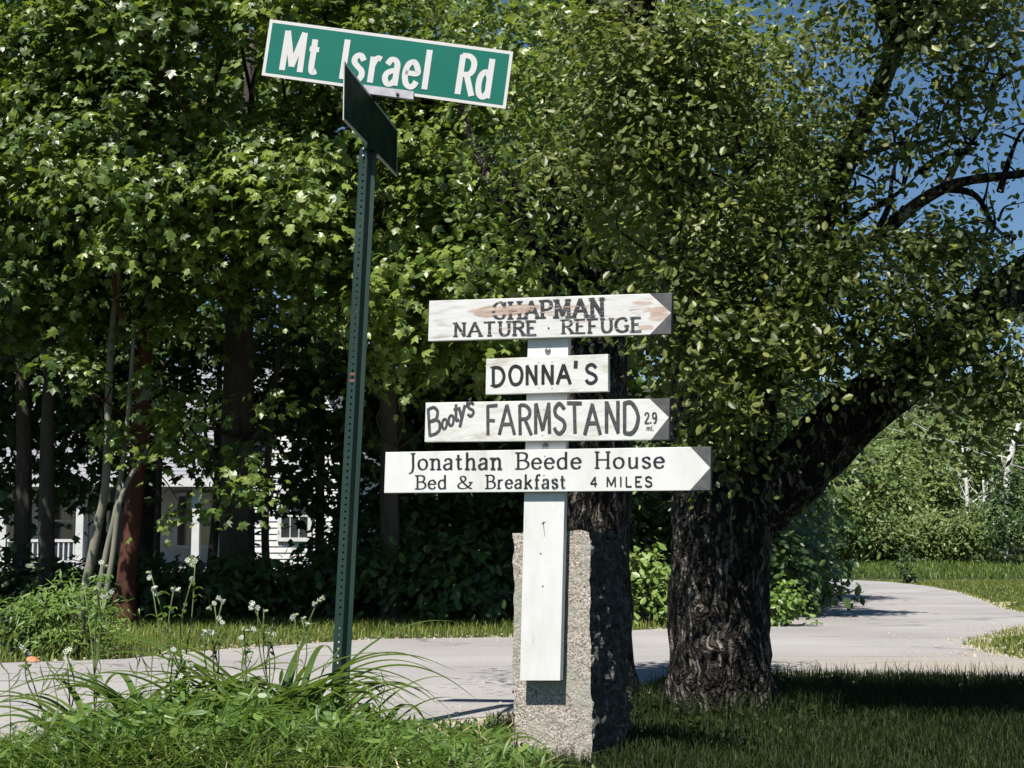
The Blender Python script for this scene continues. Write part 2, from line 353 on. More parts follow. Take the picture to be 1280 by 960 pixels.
def foliage(name, centers, outs, per, rad, size, shape, mat, parent, flat=.3, droop=.5, up_w=1.0, kind='stuff', keep=None, tbase=0.0):
    pos, out, rnd = sprays(centers, outs, per, rad, flat)
    if keep is not None:
        k = keep(pos); pos, out, rnd = pos[k], out[k], rnd[k]
    N, T = leaf_frames(len(pos), out, up_w, .5, .5, droop)
    v, f, m = leaf_mesh_arrays(pos, N, T, size, shape)
    tint = np.repeat(np.clip(tbase + rnd * .6 + RNG.normal(.2, .17, len(pos)), 0, 1), m)
    o = np_mesh(name, v, f, mat, parent, tint)
    if kind: o['kind'] = kind
    return o
def ellipsoid_centers(c, r, n, inner=.55, lo=-1.0, lobes=0):
    d = nrm(RNG.normal(size=(n * 2, 3))); d = d[d[:, 2] > lo][:n]
    s = RNG.uniform(inner ** 2, 1, len(d)) ** .5
    # lobes: bulge and dent the crown by direction
    ph = RNG.uniform(0, 6.28, 4)
    b = 1 + .16 * np.sin(d[:, 0] * 5 + ph[0]) * np.cos(d[:, 2] * 4 + ph[1]) + .12 * np.sin(d[:, 1] * 6 + d[:, 2] * 7 + ph[2])
    p = np.array(c) + d * (s * b)[:, None] * np.array(r)
    if lobes:
        L = nrm(RNG.normal(size=(lobes, 3))); lc = np.array(c) + L * RNG.uniform(.62, .9, lobes)[:, None] * np.array(r); rr = float(np.mean(r)) * .30
        k = RNG.integers(0, lobes, len(p)); use = RNG.uniform(0, 1, len(p)) < .78
        u = nrm(RNG.normal(size=p.shape)); q = lc[k] + u * RNG.uniform(.5, 1, len(p))[:, None] * rr * np.array([1, 1, .75])
        p = np.where(use[:, None], q, np.array(c) + (p - np.array(c)) * .8); d = np.where(use[:, None], nrm(u + L[k] * .6), d)
    return p, d

# ------------------------------------------------------------------ ground and road
def ground_z(x, y):
    z = 0.0
    if y > 36: z += (y - 36) * .035
    if y > 80: z += (y - 80) * .10
    return z
def smoothstep(a, b, t):
    t = max(0, min(1, (t - a) / (b - a))); return t * t * (3 - 2 * t)
def make_ground():
    ys = [-60, -30, -15, -8, -4, -1] + list(np.arange(0, 20, .5)) + list(np.arange(20, 60, 2)) + list(np.arange(60, 160, 8)) + [180, 220, 280, 360, 460, 600]
    xs = [-500, -300, -180, -110, -70, -45, -30] + list(np.arange(-22, 22.1, 1)) + [30, 45, 70, 110, 180, 300, 500]
    v = [(x, y, ground_z(x, y)) for y in ys for x in xs]; nx = len(xs)
    f = [(j * nx + i, j * nx + i + 1, (j + 1) * nx + i + 1, (j + 1) * nx + i) for j in range(len(ys) - 1) for i in range(nx - 1)]
    o = mesh_obj('ground', v, f, M['ground'], smooth=True); o['kind'] = 'structure'; return o
make_ground()
near_edge = [(-14.0, 2.2), (-6.0, 4.2)] + [tuple(G(*p).xy) for p in [(0, 935), (200, 917), (440, 906), (560, 905), (650, 897)]] + \
            [(.35, 6.9), (.72, 7.6)] + [tuple(G(*p).xy) for p in [(840, 848), (960, 845), (1120, 846), (1280, 849)]] + [(7.0, 7.4), (16, 6.0)]
wedge = [(16, 12.0), (7.0, 9.6)] + [tuple(G(*p).xy) for p in [(1280, 827), (1248, 822), (1222, 816), (1204, 808), (1212, 802), (1240, 795), (1280, 785)]] + [(8.5, 13.6), (20, 14.5)]
far_edge = [(20, 19.5), (9.0, 17.0)] + [tuple(G(*p).xy) for p in [(1280, 768), (1250, 762), (1225, 751), (1195, 741), (1155, 733), (1110, 728), (1050, 725)]] + \
           [(5.5, 40), (2.0, 43), (0, 40), (3.5, 36)] + \
           [tuple(G(*p).xy) for p in [(1030, 730), (1046, 742), (1050, 755), (1040, 765), (1000, 773), (965, 778), (880, 786), (790, 790), (640, 799), (470, 801), (300, 813), (150, 827), (0, 832)]] + [(-6, 8.4), (-14, 7.4)]
ROAD = near_edge + wedge + far_edge
def in_poly(x, y, poly=ROAD):
    c = False; n = len(poly); j = n - 1
    for i in range(n):
        xi, yi = poly[i]; xj, yj = poly[j]
        if (yi > y) != (yj > y) and x < (xj - xi) * (y - yi) / (yj - yi) + xi: c = not c
        j = i
    return c
def wobble(poly, amp=.05, step=.25):
    out = []
    n = len(poly)
    for i in range(n):
        a = Vector(poly[i]); b = Vector(poly[(i + 1) % n]); L = (b - a).length; k = max(1, int(L / step)) if L < 12 else 4
        for q in range(k):
            p = a.lerp(b, q / k)
            m = noise.noise(Vector((p.x * 2.3, p.y * 2.3, 1.7))) * amp
            out.append((p.x + m, p.y + m))
    return out
def sheet(name, poly, z, mat, kind='structure'):
    vs = [Vector((x, y, z + max(0, ground_z(x, y)))) for x, y in poly]
    tri = tessellate_polygon([vs])
    f = []
    for t in tri:
        a, b, c = (vs[i] for i in t)
        f.append(tuple(t) if (b - a).cross(c - a).z > 0 else tuple(reversed(t)))
    o = mesh_obj(name, vs, f, mat); o['kind'] = kind; return o
WROAD = wobble(ROAD)
def offset_poly(poly, d):
    n = len(poly); out = []
    for i in range(n):
        a = Vector(poly[i - 1]); b = Vector(poly[i]); c = Vector(poly[(i + 1) % n])
        t = (c - a).normalized(); nr = Vector((t.y, -t.x))
        q = b + nr * d * (1 + .6 * noise.noise(Vector((b.x * 1.3, b.y * 1.3, 5))))
        out.append((q.x, q.y))
    return out
def strip_sheet(name, poly, d, z, mat):
    a = poly; b = offset_poly(poly, d); n = len(a)
    v = [(x, y, z + ground_z(x, y)) for x, y in a] + [(x, y, .002 + ground_z(x, y)) for x, y in b]
    f = [(i, n + i, n + (i + 1) % n, (i + 1) % n) for i in range(n)]
    o = mesh_obj(name, v, f, mat); o['kind'] = 'structure'; return o
sheet('road', WROAD, .016, M['road'])
strip_sheet('road_shoulder', WROAD, .16, .013, M['gravel'])
sp = [tuple(G(*p).xy) for p in [(1232, 756), (1250, 753), (1272, 753), (1262, 757), (1245, 759)]]
sheet('sand_patch', sp, .008, M['sandpatch'])

# ------------------------------------------------------------------ loose stones and litter leaves at the road edge
sv, sf = [], []
tries = 0
while len(sv) < 8 * 1400 and tries < 60000:
    tries += 1
    x = random.uniform(-3, 5); y = random.uniform(4.8, 16)
    if abs(x) > y * .36 + .3: continue
    e_ = min((Vector((x, y)) - Vector(q)).length for q in WROAD)
    if e_ > .9 or random.random() < e_ * 1.1: continue
    r_ = random.uniform(.003, .011) * (1.3 if e_ < .25 else 1); b_ = len(sv)
    for dx in (-1, 1):
        for dy in (-1, 1):
            for dz in (0, 1): sv.append((x + dx * r_ * random.uniform(.6, 1.2) * (1 - .3 * dz), y + dy * r_ * random.uniform(.6, 1.2) * (1 - .3 * dz), .012 + dz * r_ * 1.1))
    sf += [tuple(b_ + k for k in q) for q in ((0, 1, 3, 2), (4, 6, 7, 5), (0, 4, 5, 1), (2, 3, 7, 6), (1, 5, 7, 3))]
o = mesh_obj('gravel_stones', sv, sf, M['gravel']); tag(o, 'loose small stones scattered along the edges of the road', 'gravel', kind='stuff')

# ------------------------------------------------------------------ grass
def blades(name, pts, h, wdt, mat, parent=None, lean=.45, segs=3, hv=.5, bend_dir=None, z0=0.0):
    n = len(pts)
    pts = np.asarray(pts, dtype=np.float64)
    hh = h * RNG.uniform(1 - hv, 1 + hv, n); a = RNG.uniform(0, 6.283, n)
    ld = np.stack([np.cos(a), np.sin(a), np.zeros(n)], 1); side = np.stack([-np.sin(a), np.cos(a), np.zeros(n)], 1)
    if bend_dir is not None: side = nrm(side + RNG.normal(size=(n, 3)) * .2 * np.array([1, 1, 0]))
    ln = hh * RNG.uniform(.05, 1, n) * lean
    ww = wdt * RNG.uniform(.6, 1.3, n)
    vs = []
    for s in range(segs):
        t = s / segs
        c = pts + ld * (ln * t * t * 1.6)[:, None] + np.array([0, 0, 1.0]) * (hh * (t - .22 * t * t * lean * 2))[:, None]
        wv = side * (ww * (1 - .65 * t) * .5)[:, None]
        vs += [c - wv, c + wv]
    tip = pts + ld * (ln * 1.6)[:, None] + np.array([0, 0, 1.0]) * (hh * (1 - .3 * lean * 1.6))[:, None]
    vs += [tip]
    V = np.stack(vs, 1).reshape(-1, 3); k = 2 * segs + 1
    fc = []
    for s in range(segs - 1):
        b = 2 * s; fc += [(b, b + 1, b + 3), (b, b + 3, b + 2)]
    b = 2 * (segs - 1); fc.append((b, b + 1, b + 2))
    fc = np.array(fc); Fa = (fc[None] + (np.arange(n) * k)[:, None, None]).reshape(-1, 3)
    o = np_mesh(name, V, Fa, mat, parent, np.repeat(RNG.uniform(0, 1, n), len(fc)))
    o['kind'] = 'stuff'; return o
def scatter(n, x0, x1, y0, y1, cond=None, margin=0.0):
    out = []
    while len(out) < n:
        x = random.uniform(x0, x1); y = random.uniform(y0, y1)
        if in_poly(x, y): continue
        if cond and not cond(x, y): continue
        out.append((x, y, ground_z(x, y)))
    return out
def near_side(x, y):     # which side of the near road edge
    return y < 8.3
def in_frame(x, y, pad=.5):
    return abs(x) < y * .3556 + pad
ft = [(1.0 + math.cos(a) * r_, 6.35 + math.sin(a) * r_, 0) for a, r_ in ((random.uniform(0, 6.28), random.uniform(.2, .42)) for _ in range(1500))]
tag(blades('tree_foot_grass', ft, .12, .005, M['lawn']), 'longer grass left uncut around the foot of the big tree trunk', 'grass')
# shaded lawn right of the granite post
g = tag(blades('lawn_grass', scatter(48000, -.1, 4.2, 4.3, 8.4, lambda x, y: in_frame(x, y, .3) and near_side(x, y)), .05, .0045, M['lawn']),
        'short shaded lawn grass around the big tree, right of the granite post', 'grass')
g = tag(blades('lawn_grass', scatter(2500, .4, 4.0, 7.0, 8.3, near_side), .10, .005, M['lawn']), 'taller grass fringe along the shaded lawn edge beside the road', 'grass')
tag(blades('verge_grass', scatter(26000, -6, 6.0, 8.2, 17, lambda x, y: in_frame(x, y) and y > 8.5 - x * .0 and not (x > 2.5 and y < 14.5)), .085, .008, M['verge'], segs=2),
    'sunlit grass verge along the far side of the road under the trees', 'grass')
tag(blades('wedge_grass', scatter(9000, 2.4, 7, 8.6, 14.0, lambda x, y: x > 2.6), .06, .009, M['verge'], segs=2), 'sunlit wedge of mown grass between the two roads at right', 'grass')
tag(blades('field_grass', scatter(16000, 4.0, 16, 15.5, 36, lambda x, y: in_frame(x, y, 1)), .05, .016, M['verge'], segs=2), 'sunlit mown grass right of the road bend', 'grass')
tag(blades('meadow_grass', scatter(14000, 4.0, 20, 36.5, 50, lambda x, y: in_frame(x, y, 1)), .16, .03, M['grass'], segs=2), 'tall meadow grass beyond the far road bend', 'grass')

# ------------------------------------------------------------------ foreground weeds
def weed_top(x, y):
    px = 640 + x * F / y
    top = np.interp(px, [0, 60, 100, 160, 240, 350, 430, 500, 560, 640, 700], [945, 915, 893, 872, 862, 858, 872, 900, 918, 932, 950])
    return max(.03, CAMZ - (top - 690) / F * y)
wp = scatter(15000, -2.2, .12, 4.0, 5.75, lambda x, y: in_frame(x, y, .15))
wa = [p for p in wp if random.random() < .55]
V_H = {}
for tag_h in (0, 1, 2):
    sel = [p for p in wa if (0 if weed_top(p[0], p[1]) < .14 else 1 if weed_top(p[0], p[1]) < .24 else 2) == tag_h]
    if sel: tag(blades('weed_grass', sel, (.09, .20, .30)[tag_h], .0075, M['grass'], lean=1.1), ('short grass at the outer edges of the weedy patch', 'medium height tangled grass in the weedy patch', 'tallest tangled grass in the middle of the weedy patch')[tag_h], 'grass')
wl_ = [(x, y, max(.01, weed_top(x, y) * (random.random() ** .6) - .03)) for x, y, z in scatter(900, -2.2, .1, 4.1, 5.6, lambda x, y: in_frame(x, y, .1))]
cl = np.array(wl_)
fo = foliage('weed_leaves', cl, nrm(RNG.normal(size=(len(cl), 3)) * np.array([1, 1, .6])), 8, .09, .048, 'lance', M['weed'], None, flat=.9, droop=-.5, up_w=.5)
tag(fo, 'low narrow leaved weeds massed across the lower left foreground', 'weeds')
cl2 = cl[::3] + np.array([0, 0, .01])
fo = foliage('creeping_weeds', cl2, nrm(RNG.normal(size=(len(cl2), 3))), 5, .08, .038, 'oval', M['weed'], None, flat=.8, droop=.1, tbase=.2)
tag(fo, 'small round leaved creepers between the grass in the foreground', 'weeds')
dg = [p for p in random.sample(wp, 260)]
tag(blades('dry_grass', dg, .20, .006, M['dry_grass'], lean=1.2), 'scattered straw coloured dead blades among the green weeds', 'grass')

def blade_ribbon(pts, wid, fold=.25):
    """folded tapering leaf along a path"""
    pts = smooth_path(pts, 4); n = len(pts); v = []; f = []
    for i, p in enumerate(pts):
        t = i / (n - 1); d = (pts[min(i + 1, n - 1)] - pts[max(i - 1, 0)]).normalized()
        s = d.cross(Vector((0, 0, 1)));  s = s.normalized() if s.length > 1e-4 else Vector((1, 0, 0))
        up = s.cross(d)
        ww = wid * (min(1, .55 + t * 1.5)) * (1 - t ** 3) * .5 + .0006
        v += [p - s * ww + up * ww * fold * 2, p, p + s * ww + up * ww * fold * 2]
        if i:
            b = 3 * i; f += [(b - 3, b - 2, b + 1, b), (b - 2, b - 1, b + 2, b + 1)]
    return v, f
def arch(base, az, L, droop, rise=1.0):
    dx, dy = math.cos(az), math.sin(az); pts = []
    for k in range(7):
        t = k / 6
        r = L * .75 * t ** 1.25; z = L * rise * (t * 1.0 - droop * t ** 2.3)
        pts.append(Vector(base) + Vector((dx * r, dy * r, z)))
    return pts
def lily(px, D, n, L, label, seed):
    rs = random.Random(seed)
    base = P(px, 900, D); base.z = 0
    t = thing('daylily_clump', label, 'plant', base, 'arching long leaved clumps in the foreground weeds')
    for i in range(n):
        az = rs.uniform(0, 6.283) if rs.random() < .5 else rs.choice((rs.uniform(-.6, .6), rs.uniform(2.5, 3.8))); b = base + Vector((rs.uniform(-.06, .06), rs.uniform(-.06, .06), 0))
        v, f = blade_ribbon(arch(b, az, L * rs.uniform(.7, 1.15), rs.uniform(.45, .85)), rs.uniform(.018, .030))
        o = mesh_obj('leaf', v, f, M['lily'], t, smooth=True)
        a = o.data.attributes.new('tint', 'FLOAT', 'FACE'); a.data.foreach_set('value', [rs.random()] * len(f))
    return t
lily(205, 4.9, 32, .66, 'arching daylily clump at the left of the weeds', 1)
lily(300, 4.8, 32, .64, 'daylily clump in the middle of the weeds beneath the white flowers', 2)
lily(345, 5.0, 40, .78, 'tall daylily clump just left of the street sign pole', 3)
lily(402, 5.2, 24, .56, 'daylily clump hugging the left side of the street sign pole', 4)
lily(452, 5.0, 12, .46, 'sparse daylily clump just right of the street sign pole', 5)
lily(120, 4.75, 24, .54, 'low daylily clump nearest the left edge of the photo', 6)
lily(255, 4.55, 26, .46, 'daylily clump nearest the camera below the tallest campion', 8)
lily(160, 4.45, 24, .40, 'daylily clump low in the left foreground', 9)
lily(375, 4.5, 24, .42, 'daylily clump low in front of the street sign pole', 10)
lily(50, 4.4, 18, .34, 'daylily clump in the lower left corner', 11)
lily(500, 4.5, 14, .30, 'low daylily clump below the gap between pole and stone', 12)
lily(600, 4.95, 10, .26, 'small daylily clump beside the granite post base', 7)

def campion(base_px, D, heads, label):
    """heads: list of pixel positions of the flower heads"""
    base = P(base_px, 900, D); base.z = 0
    t = thing('white_campion', label, 'wildflower', base, 'white campion flowers over the weeds')
    rs = random.Random(int(base_px))
    mb = MB(); lv = MB()
    main = [P(h[0], h[1], D + rs.uniform(-.12, .12)) for h in heads]
    fork = base.lerp(sum(main, Vector()) / len(main), .45) + Vector((rs.uniform(-.02, .02), 0, 0))
    mb.tube(smooth_path([base, base.lerp(fork, .5) + Vector((rs.uniform(-.015, .015), 0, 0)), fork], 3), [.0032] * 7, 5)
    for hp in main:
        mid = fork.lerp(hp, .55) + Vector((rs.uniform(-.03, .03), rs.uniform(-.02, .02), -.01))
        mb.tube(smooth_path([fork, mid, hp], 4), [.0024] * 9, 5)
        for k in range(3):
            b2 = mid.lerp(hp, rs.uniform(0, .6)); a = rs.uniform(0, 6.28)
            v, f = blade_ribbon([b2, b2 + Vector((math.cos(a) * .025, math.sin(a) * .02, .012)), b2 + Vector((math.cos(a) * .05, math.sin(a) * .04, .004))], .014, .1)
            lv.add(v, f)
        for k in range(4):
            b2 = base.lerp(fork, rs.uniform(.3, 1)); a = rs.uniform(0, 6.28)
            v, f = blade_ribbon([b2, b2 + Vector((math.cos(a) * .04, math.sin(a) * .03, .02)), b2 + Vector((math.cos(a) * .08, math.sin(a) * .06, 0))], .018, .1)
            lv.add(v, f)
    mb.build('stem', M['stem'], t, True)
    o = lv.build('leaves', M['weed'], t); a = o.data.attributes.new('tint', 'FLOAT', 'FACE'); a.data.foreach_set('value', [rs.random() for _ in o.data.polygons])
    for hp in main:
        for k in range(rs.choice((1, 2, 2, 3))):
            c = hp + Vector((rs.uniform(-.022, .022), rs.uniform(-.02, .02), rs.uniform(-.018, .02))) if k else hp
            ax = Vector((rs.uniform(-1, 1), rs.uniform(-1.4, .2), rs.uniform(-.4, .8))).normalized()
            X = ax.orthogonal().normalized(); Y = ax.cross(X)
            cb = MB(); cb.tube([c - ax * .016, c - ax * .012, c - ax * .006, c], [.002, .0052, .0052, .003], 7)
            cy = cb.build('calyx', M['calyx'], t, True, loc=c)
            fb = MB()
            for q in range(5):
                a = q * 2 * math.pi / 5 + .3; d = X * math.cos(a) + Y * math.sin(a); s = ax.cross(d)
                r = .0092
                fb.add([c, c + d * r * .7 - s * r * .3 + ax * .002, c + d * r * 1.15 - s * r * .5, c + d * r * .9 + ax * .001, c + d * r * 1.15 + s * r * .5, c + d * r * .7 + s * r * .3 + ax * .002],
                       [(0, 1, 2, 3), (0, 3, 4, 5)])
            fo = fb.build('flower', M['petal'], t, loc=c)
            a = fo.data.attributes.new('tint', 'FLOAT', 'FACE'); a.data.foreach_set('value', [.6] * len(fo.data.polygons))
campion(228, 5.0, [(188, 716), (191, 738), (217, 737), (240, 724), (244, 701)], 'tallest white campion with heads spread against the dark trees')
campion(272, 5.05, [(268, 754), (278, 752), (262, 790), (278, 778), (255, 795)], 'white campion with a dense cluster of flowers left of centre weeds')
campion(308, 4.9, [(305, 784), (302, 797), (312, 788)], 'short white campion below the forked tall one, near the daylilies')
campion(338, 5.1, [(316, 755), (322, 760), (330, 764), (343, 793), (335, 790)], 'white campion arching left with drooping buds')
campion(362, 5.0, [(368, 769), (378, 774), (397, 751)], 'white campion closest to the street sign pole')
campion(65, 4.95, [(27, 809), (33, 812)], 'single white campion bent over the road at far left')
campion(92, 4.9, [(82, 815), (84, 826)], 'white campion with two heads over the road near the green shrub')
campion(128, 5.2, [(105, 732), (130, 709), (134, 746), (121, 735)], 'thin white campion in front of the pale forked stems')
campion(215, 4.85, [(217, 812), (238, 835), (226, 845), (232, 822)], 'low white campion among grass at the top of the weeds')
campion(14, 4.75, [(19, 931), (16, 905)], 'tiny white campion at the lower left corner')

def seed_stalks(pts, label):
    base = P(*pts[0][:2], pts[0][2]); base.z = 0
    t = thing('seed_stalk', label, 'grass stalk', base, 'bare thin stalks standing before the road')
    mb = MB()
    for (px, py, D, lx) in pts:
        b = P(px, 900, D); b.z = 0; tip = P(px + lx, py, D)
        pa = smooth_path([b, b.lerp(tip, .5) + Vector((-lx * .0006, 0, .02)), tip], 5)
        mb.tube(pa, [.0018] * len(pa), 4)
        for k in range(3):
            s = pa[-1 - k]; a = random.uniform(0, 6.28)
            mb.tube([s, s + Vector((math.cos(a) * .03, 0, .025)), s + Vector((math.cos(a) * .045, 0, .05))], [.0013, .003, .001], 4)
    mb.build('stalk', M['stem'], t)
for k, (px, py, D, lx) in enumerate([(15, 842, 4.8, -4), (45, 850, 4.9, 10), (78, 845, 4.8, -12), (98, 838, 4.9, -28), (118, 832, 5.0, 8), (168, 826, 5.1, 4), (188, 828, 5.1, 2), (205, 826, 5.0, 6), (290, 816, 5.0, 26), (380, 826, 5.1, 30), (470, 855, 5.0, 12)]):
    seed_stalks([(px, py, D, lx)], ['bare seed stalk at the extreme left over the road', 'second bare stalk from the left, leaning right', 'bare stalk leaning left below the campion with two heads',
                 'bare stalk leaning strongly left over the road', 'upright bare stalk beside the shrub foot', 'budded stalk left of the pair before the road edge', 'budded stalk right of the pair before the road edge',
                 'bare stalk beneath the tallest campion', 'bare stalk leaning right under the campion cluster', 'thin stalk leaning towards the street sign pole', 'thin drooping stalk right of the street sign pole'][k])
# broad yellow-green sapling near the granite post
def broad_plant(px, py, D, n, label, mat, L=.075, seed=3):
    rs = random.Random(seed); base = P(px, py, D); top = base.copy(); base.z = 0
    t = thing('broadleaf_plant', label, 'plant', base)
    mb = MB(); mb.tube([base, base.lerp(top, .6), top], [.004, .003, .0015], 5); mb.build('stem', M['stem'], t)
    for i in range(n):
        c = base.lerp(top, rs.uniform(.45, 1)); a = rs.uniform(0, 6.28); d = Vector((math.cos(a), math.sin(a), rs.uniform(-.1, .4)))
        p0 = c; p1 = c + d * L * .7; p2 = c + d * L * 1.5 + Vector((0, 0, -L * .5))
        pts = smooth_path([p0, p1, p2], 4); v = []; f = []
        for j, p in enumerate(pts):
            tt = j / (len(pts) - 1); s = Vector((-d.y, d.x, 0)).normalized(); ww = L * .48 * math.sin(math.pi * min(1, tt * .92 + .04)) ** .8
            v += [p - s * ww + Vector((0, 0, .2 * ww)), p, p + s * ww + Vector((0, 0, .2 * ww))]
            if j: b = 3 * j; f += [(b - 3, b - 2, b + 1, b), (b - 2, b - 1, b + 2, b + 1)]
        o = mesh_obj('leaf', v, f, mat, t, smooth=True)
        at = o.data.attributes.new('tint', 'FLOAT', 'FACE'); at.data.foreach_set('value', [rs.random()] * len(f))
broad_plant(538, 930, 4.75, 14, 'yellow green broad leaved seedling in shade between pole and granite post', M['yellow_leaf'])
broad_plant(480, 945, 4.55, 9, 'dull yellow curled leaf plant at the bottom edge', M['yellow_leaf'], .06, 9)
broad_plant(630, 945, 4.6, 10, 'bright leafy seedling touching the granite post base', M['weed'], .06, 12)

# ------------------------------------------------------------------ farm signs on granite post
YAW = math.radians(25)
U = Vector((math.cos(YAW), -math.sin(YAW), 0)); N0 = Vector((-math.sin(YAW), -math.cos(YAW), 0)); Z = Vector((0, 0, 1))
PG = P(690, 700, 5.0)                                   # a point of the granite front face
# granite
def granite():
    A = on_plane(641, 800, PG, N0); B = on_plane(738.5, 800, PG, N0)
    wd = (B - A).dot(U); dep = .375
    topL = on_plane(655, 668, PG, N0).z
    base = A + U * wd / 2 - N0 * dep / 2; base.z = 0
    t = thing('granite_post', 'rough split granite post behind the white board, lit front and dark side', 'stone post', base)
    nx, ny, nz = 26, 50, 120; z0 = -.15; v = []; f = []; idx = {}
    def pt(i, j, k):
        key = (i, j, k)
        if key in idx: return idx[key]
        a, b, c = i / nx, j / ny, k / nz
        p = A + U * wd * a - N0 * dep * b; p.z = z0 + (topL + .012 - z0) * c
        q = p * 1.0
        nF = noise.noise(q * 22) * .0022 + noise.noise(q * 60) * .0012          # sawn-ish front
        rough = noise.noise(q * 9) * .030 + noise.noise(q * 26) * .020 + noise.noise(q * 60) * .011
        if j == 0: p += N0 * nF
        if i == nx: p += U * (rough * (.25 if j == 0 else 1) - (.0 if j == 0 else .006))
        if i == 0: p -= U * (noise.noise(q * 12) * .014 + abs(noise.noise(Vector((0, 0, q.z * 14 + 3)))) * .012 - .004)
        if j == ny: p -= N0 * rough
        if k == nz: p.z += noise.noise(q * 11) * .02 - ((2 * a - 1) ** 4) * .014 - b * .01
        idx[key] = len(v); v.append(p); return idx[key]
    for k in range(nz):
        for i in range(nx):
            f.append((pt(i, 0, k), pt(i + 1, 0, k), pt(i + 1, 0, k + 1), pt(i, 0, k + 1)))
            f.append((pt(i + 1, ny, k), pt(i, ny, k), pt(i, ny, k + 1), pt(i + 1, ny, k + 1)))
        for j in range(ny):
            f.append((pt(nx, j, k), pt(nx, j + 1, k), pt(nx, j + 1, k + 1), pt(nx, j, k + 1)))
            f.append((pt(0, j + 1, k), pt(0, j, k), pt(0, j, k + 1), pt(0, j + 1, k + 1)))
    for i in range(nx):
        for j in range(ny): f.append((pt(i, j, nz), pt(i + 1, j, nz), pt(i + 1, j + 1, nz), pt(i, j + 1, nz)))
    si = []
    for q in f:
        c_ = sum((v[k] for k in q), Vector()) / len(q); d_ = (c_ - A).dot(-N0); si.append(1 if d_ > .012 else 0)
    mesh_obj('stone_shaft', v, f, [M['granite'], M['granite_shade']], t, si)
    return t
granite()

PB = PG + N0 * .050                                     # board front
PS = PB + N0 * .020                                     # sign fronts
rootS = G(680, 960); rb = on_plane(676, 850, PB, N0)
signpost = thing('direction_signpost', 'white painted board post carrying four white wooden direction signs', 'signpost', (rb.x, rb.y, 0))
bd = [on_plane(*p, PB, N0) for p in [(660.5, 398), (711, 398), (700, 850.5), (650, 850.5)]]
mbb = MB(); mbb.prism([bd[3], bd[2], bd[1], bd[0]], -N0 * .026); mbb.build('post_board', M['white_paint'], signpost)
# hidden backing strap that holds the board off the stone
st = [on_plane(*p, PG + N0 * .022, N0) for p in [(668, 420), (700, 420), (692, 780), (662, 780)]]
mbs = MB(); mbs.prism([st[3], st[2], st[1], st[0]], -N0 * .022 * .9); mbs.build('backing_strip', M['bark_dark'], signpost)
def disc(parent, name, c, n, r, h, mat, sides=12):
    mb = MB(); mb.tube([c, c + n * h * .6, c + n * h], [r, r, r * .55], sides); return mb.build(name, mat, parent, True)
for p in [(685, 438.5), (682, 558)]: disc(signpost, 'bolt', on_plane(*p, PB, N0), N0, .0105, .007, M['bolt'])
for p in [(680, 653), (676, 692), (678.5, 733)]: disc(signpost, 'nail', on_plane(*p, PB, N0), N0, .003, .001, M['grey_marker'], 8)
ck = MB()
for a, b in [((679, 652), (681, 671)), ((677, 655), (682.5, 652))]:
    A_, B_ = on_plane(*a, PB, N0), on_plane(*b, PB, N0); s_ = (B_ - A_).normalized().cross(N0) * .0016
    ck.prism([A_ - s_, A_ + s_, B_ + s_ * .3, B_ - s_ * .3], N0 * .0006)
ck.build('crack', M['grey_marker'], signpost)

